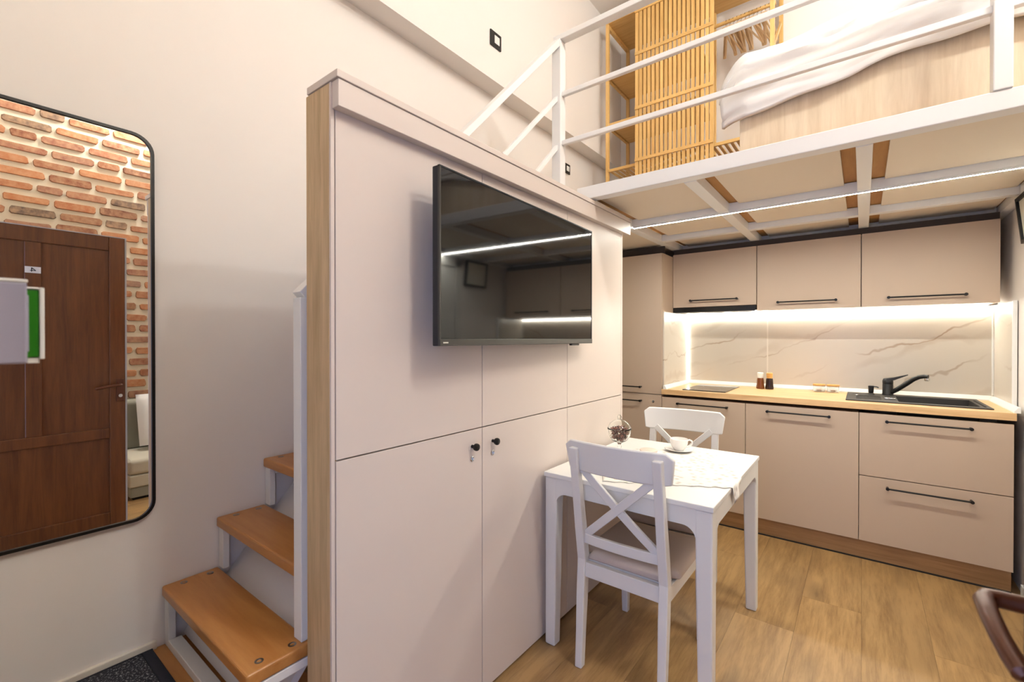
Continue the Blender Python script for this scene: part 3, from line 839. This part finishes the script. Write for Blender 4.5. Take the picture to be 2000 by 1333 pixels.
# ------------------------------------------------------------------ dining table
T = 0.728
TX0, TX1, TY0, TY1 = -1.063, -0.388, 1.587, 2.430
tb = thing('dining_table', ((TX0 + TX1) / 2, (TY0 + TY1) / 2, 0), 'white wooden dining table pushed against the partition cupboard', 'table')
make('top', B(TX0, TX1, TY0, TY1, T - 0.019, T), 'white_paint', tb, bevel=0.0025)
LW = 0.058
def fillet_apron(a0, a1, z0, z1, r, n_=7):
    # between legs: apron hanging from z1 down to z0, with quarter fillets into the legs down to z0 - r
    out = [(a0, z1), (a0, z0 - r)]
    for i in range(n_ + 1):
        a = R(180 - 90 * i / n_)
        out.append((a0 + r + r * math.cos(a), z0 - r + r * math.sin(a)))
    for i in range(n_ + 1):
        a = R(90 - 90 * i / n_)
        out.append((a1 - r + r * math.cos(a), z0 - r + r * math.sin(a)))
    out += [(a1, z0 - r), (a1, z1)]
    seen = []
    for p in out:
        if not seen or (abs(p[0] - seen[-1][0]) + abs(p[1] - seen[-1][1])) > 1e-5: seen.append(p)
    return seen
AZ = T - 0.019 - 0.062
ins = 0.004
for (xx, yy) in ((TX0 + ins, TY0 + ins), (TX1 - ins - LW, TY0 + ins), (TX0 + ins, TY1 - ins - LW), (TX1 - ins - LW, TY1 - ins - LW)):
    cx_, cy_ = (TX0 + TX1) / 2, (TY0 + TY1) / 2
    sx = 1 if xx > cx_ else -1; sy = 1 if yy > cy_ else -1
    lo = 0.046
    bx0 = xx if sx < 0 else xx + LW - lo; by0 = yy if sy < 0 else yy + LW - lo
    make('leg', MB().quadbox([(bx0, by0, 0.0), (bx0 + lo, by0, 0.0), (bx0 + lo, by0 + lo, 0.0), (bx0, by0 + lo, 0.0)], [(xx, yy, T - 0.0195), (xx + LW, yy, T - 0.0195), (xx + LW, yy + LW, T - 0.0195), (xx, yy + LW, T - 0.0195)]), 'white_paint', tb, bevel=0.006, seg=3)
th = 0.022
for yy in (TY0 + ins + 0.0005, TY1 - ins - th - 0.0005):
    make('apron', MB().prism(fillet_apron(TX0 + ins + LW - 0.004, TX1 - ins - LW + 0.004, AZ, T - 0.0195, 0.045), 'y', yy, yy + th), 'white_paint', tb)
for xx in (TX0 + ins + 0.0005, TX1 - ins - th - 0.0005):
    make('apron', MB().prism(fillet_apron(TY0 + ins + LW - 0.004, TY1 - ins - LW + 0.004, AZ, T - 0.0195, 0.045), 'x', xx, xx + th), 'white_paint', tb)

# lace runner
e1 = Vector((math.cos(R(28)), math.sin(R(28)))); e2 = Vector((-e1.y, e1.x)); cc = Vector((-0.690, 1.985)); hs = 0.275
def lace(u, w):
    a, b_ = (u - 0.5) * 2 * hs, (w - 0.5) * 2 * hs
    sc_ = 0.006 * math.sin(u * 60) * (1 if w in (0, 1) else 0)
    p = cc + e1 * a + e2 * (b_ + sc_)
    x, y, z = p.x, p.y, T + 0.0022 + 0.0008 * math.sin(a * 60) * math.sin(b_ * 55)
    x = max(x, TX0 + 0.004 )
    y = max(y, TY0 + 0.003)
    lim = TX1 + 0.001
    if x > lim:
        ov = x - lim
        x = lim + min(0.004, ov) + 0.006 * math.sin(y * 70) * min(1, ov / 0.05) + 0.006 * min(1, ov / 0.05)
        z -= max(0, ov - 0.002) * 1.0
    return (x, y, z)
tag(make('table_runner', MB().grid(56, 56, lace), 'lace', solid=0.0012, smooth=True), 'white lace cloth lying askew on the dining table', 'tablecloth')

# glass candy jar with potpourri
gx, gy = -0.948, 2.085
gz = T + 0.0035
gj = thing('candy_jar', (gx, gy, gz), 'footed glass jar with domed lid holding dark dried petals', 'jar')
make('bowl', MB().lathe([(0.034, gz), (0.035, gz + 0.003), (0.012, gz + 0.008), (0.008, gz + 0.016), (0.010, gz + 0.028), (0.007, gz + 0.036), (0.013, gz + 0.044), (0.036, gz + 0.056), (0.052, gz + 0.080), (0.056, gz + 0.105), (0.0585, gz + 0.112), (0.0565, gz + 0.113), (0.0535, gz + 0.104), (0.049, gz + 0.080), (0.034, gz + 0.059), (0.010, gz + 0.049), (0.001, gz + 0.048)], (gx, gy, 0), 32), 'clear_glass', gj, smooth=True)
make('lid', MB().lathe([(0.0585, gz + 0.114), (0.055, gz + 0.120), (0.046, gz + 0.138), (0.026, gz + 0.153), (0.008, gz + 0.159), (0.006, gz + 0.164), (0.010, gz + 0.172), (0.006, gz + 0.180), (0.001, gz + 0.181)], (gx, gy, 0), 32, caps=False), 'clear_glass', gj, smooth=True, solid=0.002)
pt = MB()
rp = random.Random(3)
def blob(mb, c, r, rng):
    base = [(1, 0, 0), (-1, 0, 0), (0, 1, 0), (0, -1, 0), (0, 0, 1), (0, 0, -1)]
    m_ = Matrix.Rotation(rng.uniform(0, 6), 3, 'Z') @ Matrix.Rotation(rng.uniform(0, 6), 3, 'X')
    sc_ = (rng.uniform(0.6, 1.2), rng.uniform(0.6, 1.2), rng.uniform(0.3, 0.7))
    vs = [Vector(c) + m_ @ Vector((p[0] * sc_[0], p[1] * sc_[1], p[2] * sc_[2])) * r for p in base]
    mb.add(vs, [(0, 2, 4), (2, 1, 4), (1, 3, 4), (3, 0, 4), (2, 0, 5), (1, 2, 5), (3, 1, 5), (0, 3, 5)])
for i in range(420):
    zz = gz + rp.uniform(0.055, 0.122)
    rr = 0.0 
    k_ = (zz - gz)
    lim = 0.026 + (k_ - 0.055) * 0.75 if k_ < 0.080 else 0.043
    rr = lim * math.sqrt(rp.random()); a = rp.uniform(0, 2 * PI)
    blob(pt, (gx + rr * math.cos(a), gy + rr * math.sin(a), zz), rp.uniform(0.004, 0.0075), rp)
tag(make('dried_petals', pt, 'petals'), 'dark reddish dried petals filling the footed glass jar', 'potpourri', kind='stuff')

# candle tin, saucer, cup, spoon
tag(make('round_tin', MB().lathe([(0.039, gz), (0.041, gz + 0.003), (0.041, gz + 0.017), (0.038, gz + 0.019)], (-0.822, 2.140, 0), 28), 'pink_candle', smooth=True), 'flat round pale pink tin on the lace cloth', 'tin')
ux, uy = -0.718, 2.275
tag(make('saucer', MB().lathe([(0.030, gz), (0.034, gz + 0.002), (0.060, gz + 0.009), (0.068, gz + 0.0125), (0.067, gz + 0.0145), (0.058, gz + 0.0115), (0.032, gz + 0.005), (0.002, gz + 0.005)], (ux, uy, 0), 36), 'porcelain', smooth=True), 'white porcelain saucer under the coffee cup', 'saucer')
cz0 = gz + 0.0055
cp = thing('coffee_cup', (ux, uy, cz0), 'white porcelain coffee cup on its saucer', 'cup')
make('bowl', MB().lathe([(0.022, cz0), (0.024, cz0 + 0.003), (0.034, cz0 + 0.015), (0.041, cz0 + 0.034), (0.043, cz0 + 0.056), (0.0415, cz0 + 0.0565), (0.039, cz0 + 0.034), (0.031, cz0 + 0.016), (0.002, cz0 + 0.008)], (ux, uy, 0), 32), 'porcelain', cp, smooth=True)
hdir = Vector((0.8, 0.6, 0)).normalized()
make('handle', MB().tube([Vector((ux, uy, cz0)) + hdir * a + Vector((0, 0, b_)) for a, b_ in ((0.040, 0.046), (0.052, 0.050), (0.063, 0.044), (0.065, 0.032), (0.056, 0.020), (0.040, 0.016), (0.034, 0.017))], 0.0042, 10), 'porcelain', cp, smooth=True)

# ------------------------------------------------------------------ chairs
def make_chair(label):
    t = thing('dining_chair', (0, 0, 0), label, 'chair', 'white chairs at the dining table')
    hw = 0.163          # half distance between back posts
    yb0, yt = -0.215, -0.250
    def post_y(z):      # back post centre line
        return -0.232 + 0.0 if z < 0.0 else (-0.235 + 0.030 * min(1, z / 0.42) if z < 0.42 else -0.205 - (z - 0.42) / 0.43 * 0.072)
    zs = [0, 0.14, 0.28, 0.42, 0.55, 0.70, 0.872]
    for s in (-1, 1):
        mbp = MB()
        for i in range(len(zs) - 1):
            pass
        vs, fs = [], []
        for z in zs:
            w = 0.017 if z > 0.3 else 0.0145 + 0.0025 * z / 0.3
            d = 0.020 if 0.2 < z < 0.6 else 0.016
            y = post_y(z)
            xc = s * hw
            vs += [(xc - w, y - d, z), (xc + w, y - d, z), (xc + w, y + d, z), (xc - w, y + d, z)]
        n_ = len(zs)
        for i in range(n_ - 1):
            for k_ in range(4):
                l_ = (k_ + 1) % 4
                fs.append((i * 4 + k_, i * 4 + l_, i * 4 + 4 + l_, i * 4 + 4 + k_))
        fs += [(3, 2, 1, 0), tuple((n_ - 1) * 4 + k_ for k_ in range(4))]
        make('back_leg', MB().add(vs, fs), 'white_paint', t, bevel=0.004)
        xf = s * 0.170
        make('front_leg', MB().quadbox([(xf - 0.014, 0.205, 0), (xf + 0.014, 0.205, 0), (xf + 0.014, 0.233, 0), (xf - 0.014, 0.233, 0)], [(xf - 0.020, 0.192, 0.405), (xf + 0.020, 0.192, 0.405), (xf + 0.020, 0.234, 0.405), (xf - 0.020, 0.234, 0.405)]), 'white_paint', t, bevel=0.004)
        make('side_rail', MB().quadbox([(s * 0.168 - 0.010, -0.19, 0.352), (s * 0.168 + 0.010, -0.19, 0.352), (s * 0.172 + 0.010, 0.194, 0.352), (s * 0.172 - 0.010, 0.194, 0.352)], [(s * 0.168 - 0.010, -0.19, 0.408), (s * 0.168 + 0.010, -0.19, 0.408), (s * 0.172 + 0.010, 0.194, 0.408), (s * 0.172 - 0.010, 0.194, 0.408)]), 'white_paint', t, bevel=0.002)
    make('rear_rail', B(-hw + 0.016, hw - 0.016, -0.218, -0.196, 0.350, 0.408), 'white_paint', t, bevel=0.002)
    make('front_rail', B(-0.160, 0.160, 0.205, 0.227, 0.352, 0.408), 'white_paint', t, bevel=0.002)
    # curved top rail (bows away from the sitter)
    def curve(x):
        return -0.030 * (1 - (x / 0.21) ** 2)
    top = MB()
    nx = 17
    vs = []
    for i in range(nx):
        x = -0.213 + 0.426 * i / (nx - 1)
        e = min(1.0, (0.213 - abs(x)) / 0.018)
        rz_ = 0.022 * (1 - math.sqrt(max(0, 1 - (1 - e) ** 2)))
        z0, z1 = 0.780 + rz_ * 0.25, 0.897 - rz_
        xo = x
        y0 = -0.252 + curve(x); y1 = y0 + 0.018
        tl = -0.012
        zin = x * 0.945
        vs += [(zin, y0, z0), (zin, y1, z0), (xo, y1 + tl, z1), (xo, y0 + tl, z1)]
    fs = []
    for i in range(nx - 1):
        for k_ in range(4):
            l_ = (k_ + 1) % 4
            fs.append((i * 4 + k_, i * 4 + l_, i * 4 + 4 + l_, i * 4 + 4 + k_))
    fs += [(3, 2, 1, 0), tuple((nx - 1) * 4 + k_ for k_ in range(4))]
    make('top_rail', top.add(vs, fs), 'white_paint', t, bevel=0.005, smooth=True)
    # lower curved rail and cross
    lo = MB(); vs = []
    for i in range(nx):
        x = -0.150 + 0.300 * i / (nx - 1)
        y0 = -0.214 + curve(x) * 0.7
        vs += [(x, y0, 0.486), (x, y0 + 0.018, 0.486), (x, y0 + 0.018, 0.524), (x, y0, 0.524)]
    make('lower_rail', lo.add(vs, fs), 'white_paint', t, bevel=0.003, smooth=True)
    for s in (-1, 1):
        vs = []
        for i in range(nx):
            u = i / (nx - 1)
            x = s * (-0.146 + 0.292 * u); z = 0.518 + 0.276 * u
            y0 = -0.210 - 0.040 * u + curve(x) * 0.75 + (0.0 if s > 0 else 0.0015)
            dxn, dzn = -s * 0.262, 0.292
            ln = math.hypot(dxn, dzn); dxn /= ln; dzn /= ln
            w = 0.0155
            vs += [(x - dxn * w, y0, z - dzn * w), (x - dxn * w, y0 + 0.014, z - dzn * w), (x + dxn * w, y0 + 0.014, z + dzn * w), (x + dxn * w, y0, z + dzn * w)]
        make('cross_slat', MB().add(vs, fs), 'white_paint', t, bevel=0.002, smooth=True)
    # upholstered seat
    def pad(u, w):
        x = (u - 0.5) * 2; y = (w - 0.5) * 2
        r = max(abs(x), abs(y))
        z = 0.416 + 0.030 * (1 - r ** 6) ** 0.5 if r < 1 else 0.416
        hwid = 0.200 if y > -0.8 else 0.168
        return (x * (0.192 if y > -0.78 else 0.148), y * 0.208 + 0.012, z)
    pm = MB().grid(21, 21, pad)
    bt = [(i) for i in range(21)] 
    make('seat_cushion', pm, 'cushion_fabric', t, smooth=True, solid=0.010)
    make('seat_base', B(-0.165, 0.165, -0.192, 0.202, 0.395, 0.412), 'white_paint', t)
    return t
ch1 = make_chair('white cross-back dining chair nearest the camera, back towards viewer')
def copy_tree(o, parent=None):
    c = o.copy(); COL.objects.link(c); c.parent = parent
    for k_ in list(o.children): copy_tree(k_, c)
    return c
ch2 = copy_tree(ch1)
ch1.location = (-0.713, 1.797, 0)
ch2.location = (-0.756, 2.292, 0)
ch2.rotation_euler = (0, 0, R(186))
ch2['label'] = 'white cross-back dining chair behind the table, facing the viewer'

# ------------------------------------------------------------------ loft furniture
LF = 2.052
bd = thing('bed', (0.53, 2.8, LF), 'bed with light oak side panel standing on the loft', 'bed')
make('side_panel', B(-0.430, 1.490, 2.185, 2.205, LF, 2.46), 'oak_bed', bd, bevel=0.002)
make('foot_panel', B(-0.430, -0.410, 2.205, 3.40, LF, 2.46), 'oak_bed', bd, bevel=0.002)
make('slat_base', B(-0.408, 1.490, 2.21, 3.40, 2.22, 2.26), 'oak_bed', bd)
make('mattress', B(-0.405, 1.488, 2.215, 3.38, 2.262, 2.485), 'duvet_cotton', bd, bevel=0.03, seg=3)
def duvet(u, w):
    # u along x (foot -> head), w from the hanging front edge over the top to the far side
    x = -0.520 + (1.485 + 0.520) * u
    e = min(1.0, max(0.0, (x + 0.42) / 0.75))
    hang = 2.250 + 0.075 * math.sin(e * PI / 2) + 0.012 * math.sin(x * 8.0) + 0.006 * math.sin(x * 21)
    top = 2.548 + 0.014 * math.sin(x * 7.0) + 0.035 * e
    nz = noise.noise(Vector((x * 3.2 + w * 2.0, w * 9, 0.3))) * 0.028 + (0.5 - abs(noise.noise(Vector((x * 3.0 - w * 4, w * 11 + x * 2, 4.3))))) * 0.030 - 0.010 + noise.noise(Vector((x * 9 - w * 5, w * 22, 1.3))) * 0.009
    if w < 0.40:
        t_ = w / 0.40
        z = hang + (top - 0.07 - hang) * t_
        y = 2.158 - 0.022 * math.sin(PI * t_) + nz * (0.35 + 0.65 * t_)
        y = min(y, 2.166)
    else:
        t_ = (w - 0.40) / 0.60
        a = min(1.0, t_ / 0.22)
        z = top - 0.07 + 0.07 * math.sin(a * PI / 2) + nz * 0.8
        y = 2.158 + 0.08 * (1 - math.cos(a * PI / 2)) + max(0, t_ - 0.22) * 1.40
        y += nz * 0.3
    k_ = max(0.0, (-0.40 - x) / 0.12)      # the foot end droops
    if k_ > 0:
        z -= 0.10 * k_ ** 1.6 * (1 if w > 0.3 else (0.30 + w))
        z += 0.008 * math.sin(w * 40)
        y += 0.040 * k_ * (1 - w)
        x += 0.020 * k_
    return (x, y, z)
tag(make('duvet', MB().grid(120, 64, duvet), 'duvet_cotton', smooth=True, solid=0.022), 'crumpled white duvet hanging over the loft bed', 'duvet')

# wardrobe
WX0, WX1, WYF, WYB = -1.695, -0.470, 3.45, 3.885
wr = thing('wardrobe', ((WX0 + WX1) / 2, 3.66, LF), 'open bamboo wardrobe with slatted sliding panel on the loft', 'wardrobe')
WZT = 3.90
pw = 0.026
for xx in (WX0, -1.425, -0.96, WX1 - pw):
    for yy in (WYF, WYB - pw):
        make('post', B(xx, xx + pw, yy, yy + pw, LF, WZT), 'bamboo', wr, bevel=0.002)
make('shelf', B(WX0, WX1, WYF, WYB, WZT, WZT + 0.016), 'bamboo_x', wr)
for zz in (3.455, 3.06):
    make('shelf', B(WX0 + pw, -0.96, WYF + 0.004, WYB - 0.004, zz, zz + 0.014), 'bamboo_x', wr)
    make('shelf_rail', B(WX0 + 0.027, -0.962, WYF + 0.0, WYF + 0.018, zz - 0.012, zz), 'bamboo_x', wr)
    make('side_rail', B(WX0 + 0.002, WX0 + 0.022, WYF + pw, WYB - pw, zz - 0.012, zz + 0.012), 'bamboo_x', wr)
make('side_rail', B(WX0 + 0.002, WX0 + 0.022, WYF + pw, WYB - pw, WZT - 0.03, WZT), 'bamboo_x', wr)
make('side_rail', B(WX1 - 0.024, WX1 - 0.004, WYF + pw, WYB - pw, WZT - 0.03, WZT), 'bamboo_x', wr)
make('side_brace', MB().bar((WX1 - 0.013, WYF + 0.03, 3.25), (WX1 - 0.013, WYB - 0.03, 3.62), 0.012, 0.022), 'bamboo_x', wr)
rk = 2.675
xx = WX0 + 0.03
while xx < WX1 - 0.04:
    make('rack_slat', B(xx, xx + 0.020, WYF + 0.019, WYB - 0.02, rk, rk + 0.010), 'bamboo_x', wr)
    xx += 0.040
make('rack_rail', B(WX0 + 0.02, WX1 - 0.02, WYF, WYF + 0.018, rk - 0.004, rk + 0.018), 'bamboo_x', wr)
make('rack_rail', B(WX0 + 0.02, WX1 - 0.02, WYB - 0.019, WYB - 0.002, rk - 0.004, rk + 0.018), 'bamboo_x', wr)
PXA, PXB, PYF = -1.425, -0.842, 3.418
ns = 18
for i in range(ns):
    w_ = 0.022 if 0 < i < ns - 1 else 0.026
    xx = PXA + (PXB - PXA - w_) * i / (ns - 1)
    make('slat', B(xx, xx + w_, PYF, PYF + 0.014, LF + 0.02, 3.89), 'bamboo', wr)
for zz in (3.87, 3.535, 3.108, 2.70):
    make('slat_rail', B(PXA, PXB, PYF - 0.010, PYF, zz - 0.012, zz + 0.012), 'bamboo_x', wr)
make('clothes_rail', MB().tube([(-0.96, 3.66, 3.66), (WX1 - 0.02, 3.66, 3.66)], 0.013, 12), 'bamboo_x', wr, smooth=True)

def make_hanger():
    t = thing('clothes_hanger', (0, 0, 0), 'light wooden clothes hanger on the wardrobe rail', 'hanger', 'row of wooden clothes hangers')
    make('hook', MB().tube([(0, 0.0, -0.060), (0, 0.0, -0.02), (0, 0.014, -0.008)] + [(0, 0.017 * math.cos(a), 0.017 * math.sin(a) - 0.001) for a in [R(v_) for v_ in (-20, 20, 60, 100, 140, 175)]], 0.0022, 6), 'chrome', t, smooth=True)
    for s in (-1, 1):
        make('arm', MB().tube([(0, 0, -0.066), (0, s * 0.06, -0.085), (0, s * 0.14, -0.125), (0, s * 0.19, -0.158)], [0.013, 0.0125, 0.0125, 0.012], 8, flat=0.7), 'hanger_wood', t, smooth=True)
    make('trouser_bar', MB().tube([(0, -0.165, -0.150), (0, 0.165, -0.150)], 0.006, 8), 'hanger_wood', t, smooth=True)
    return t
hg = make_hanger()
for i in range(12):
    o = hg if i == 0 else copy_tree(hg)
    o.location = (-0.815 + 0.026 * i, 3.66, 3.657)
    o.rotation_euler = (0, 0, R(random.uniform(-16, 16)))

# ------------------------------------------------------------------ switches, picture, rug
def wall_plate(name, x, yc, zc, w, h_, label, cat, col):
    t = thing(name, (x, yc, zc), label, cat)
    make('frame', B(x + 0.0005, x + 0.010, yc - w / 2, yc + w / 2, zc - h_ / 2, zc + h_ / 2), 'black_plastic', t, bevel=0.002)
    make('rocker', B(x + 0.010, x + 0.013, yc - w * 0.16, yc + w * 0.30, zc - h_ * 0.26, zc + h_ * 0.26), 'white_plastic', t, bevel=0.002)
wall_plate('light_switch', BX, 2.115, 3.108, 0.100, 0.092, 'black-framed white light switch high on the upper wall', 'switch', 0)
wall_plate('wall_socket', XW, 3.163, 2.668, 0.088, 0.078, 'black-framed socket low on the wall beside the loft railing', 'socket', 0)

pf = thing('picture_frame', (0.61, 3.11, 1.75), 'small black-framed picture hanging on the wall by the kitchen', 'picture')
def lean(z):    # x of the frame's wall face, leaning out at the top
    return 0.632 - (z - 1.755) * 0.10
def leanbox(y0, y1, z0, z1, d0, d1):
    return MB().quadbox([(lean(z0) - d1, y0, z0), (lean(z0) - d0, y0, z0), (lean(z0) - d0, y1, z0), (lean(z0) - d1, y1, z0)], [(lean(z1) - d1, y0, z1), (lean(z1) - d0, y0, z1), (lean(z1) - d0, y1, z1), (lean(z1) - d1, y1, z1)])
py0, py1, pz0, pz1 = 2.965, 3.262, 1.752, 1.972
for a in ((py0, py1, pz0, pz0 + 0.016), (py0, py1, pz1 - 0.016, pz1), (py0, py0 + 0.016, pz0 + 0.016, pz1 - 0.016), (py1 - 0.016, py1, pz0 + 0.016, pz1 - 0.016)):
    make('frame_bar', leanbox(*a, 0.0, 0.024), 'black_metal', pf)
make('print', leanbox(py0 + 0.014, py1 - 0.014, pz0 + 0.014, pz1 - 0.014, 0.004, 0.014), 'art_paper', pf)

rgt = thing('doormat', (-1.6, 0.25, LZ), 'dark speckled doormat on the wooden landing by the stairs', 'mat')
make('pile', B(-1.872, -1.36, 0.06, 0.420, LZ + 0.0005, LZ + 0.012), 'rug_weave', rgt, bevel=0.003)
make('border', B(-1.872, -1.36, 0.420, 0.450, LZ + 0.0005, LZ + 0.013), 'rug_border', rgt, bevel=0.003)
make('border', B(-1.880, -1.872, 0.06, 0.450, LZ + 0.0005, LZ + 0.012), 'rug_border', rgt)

# switches on the entrance wall, close to the camera
kb = thing('entrance_switch', (-0.76, 0.03, 1.31), 'pale surface-mounted switch box on the entrance wall close to camera', 'switch')
make('box', B(-0.80, -0.742, 0.0305, 0.066, 1.262, 1.353), 'lavender_plastic', kb, bevel=0.002)
make('rocker', B(-0.79, -0.752, 0.066, 0.068, 1.275, 1.34), 'lavender_plastic', kb, bevel=0.001)
make('cover_edge', B(-0.80, -0.7415, 0.0305, 0.0665, 1.3531, 1.3565), 'white_plastic', kb, bevel=0.001)
kc = thing('key_card_holder', (-0.86, 0.03, 1.31), 'green card holder with white rim beside the entrance switch', 'card holder')
make('body', B(-0.90, -0.828, 0.0305, 0.084, 1.266, 1.3525), 'green_plastic', kc, bevel=0.002)
make('rim', B(-0.905, -0.826, 0.084, 0.0885, 1.264, 1.355).box(-0.905, -0.826, 0.060, 0.084, 1.3526, 1.355), 'white_plastic', kc, bevel=0.001)
make('foot', B(-0.86, -0.83, 0.074, 0.084, 1.259, 1.2658), 'white_plastic', kc)

# ------------------------------------------------------------------ sofa seen in the mirror
so = thing('sofa', (1.1, 1.4, 0), 'low cream sofa bed in front of the brick wall', 'sofa')
make('base', B(0.82, 1.46, 0.98, 1.93, 0.0, 0.10), 'dark_gap', so)
make('front_board', B(0.80, 1.46, 0.96, 1.94, 0.02, 0.10), 'sofa_grey', so, bevel=0.006)
make('seat_base', B(0.79, 1.46, 0.95, 1.94, 0.101, 0.20), 'sofa_fabric', so, bevel=0.012, seg=3)
make('seat_cushion', B(0.785, 1.46, 0.945, 1.94, 0.201, 0.325), 'sofa_fabric', so, bevel=0.03, seg=4)
make('backrest', B(1.27, 1.465, 0.945, 1.94, 0.326, 0.745), 'sofa_grey', so, bevel=0.03, seg=4)
def pillow(u, w):
    a, b_ = (u - 0.5) * 2, (w - 0.5) * 2
    return a, b_
pm = MB()
for sgn in (1, -1):
    def pf_(u, w, sgn=sgn):
        a, b_ = (u - 0.5) * 2, (w - 0.5) * 2
        th_ = 0.075 * ((1 - a * a) * (1 - b_ * b_)) ** 0.42
        p = Vector((th_ * sgn, a * 0.225 * (1 - 0.06 * (1 - b_ * b_) * 0), b_ * 0.225))
        p = Matrix.Rotation(R(16), 3, 'Y') @ p
        return (1.165 + p.x, 1.31 + p.y, 0.585 + p.z)
    pm.grid(15, 15, pf_)
tag(make('throw_pillow', pm, 'pillow_white', smooth=True), 'white square throw pillow leaning on the sofa back', 'pillow')

# ------------------------------------------------------------------ globe lamps that light the room, the loft one added as unseen fill
for lx, ly, lz, lab in ((1.15, 1.05, 3.86, 'higher of two warm globe lamps hanging by the brick wall'), (1.30, 1.26, 3.45, 'lower of two warm globe lamps hanging by the brick wall'), (0.10, 2.75, 3.86, 'unseen globe lamp added above the loft bed to brighten the upper wall')):
    lp = thing('pendant_lamp', (lx, ly, ZC), lab, 'lamp', 'globe lamps under the high ceiling')
    make('canopy', MB().lathe([(0.05, ZC - 0.02), (0.05, ZC - 0.0005)], (lx, ly, 0), 20), 'white_plastic', lp, smooth=True)
    make('cord', MB().tube([(lx, ly, ZC - 0.02), (lx, ly, lz + 0.09)], 0.003, 8), 'black_plastic', lp, smooth=True)
    make('socket', MB().lathe([(0.02, lz + 0.055), (0.022, lz + 0.09), (0.012, lz + 0.10)], (lx, ly, 0), 16), 'black_metal', lp, smooth=True)
    make('globe', MB().lathe([(0.001, lz - 0.06)] + [(0.06 * math.sin(R(a)), lz - 0.06 * math.cos(R(a))) for a in range(20, 161, 20)] + [(0.02, lz + 0.057)], (lx, ly, 0), 16), 'lamp_globe' if ly < 2 else 'loft_fill_globe', lp, smooth=True)
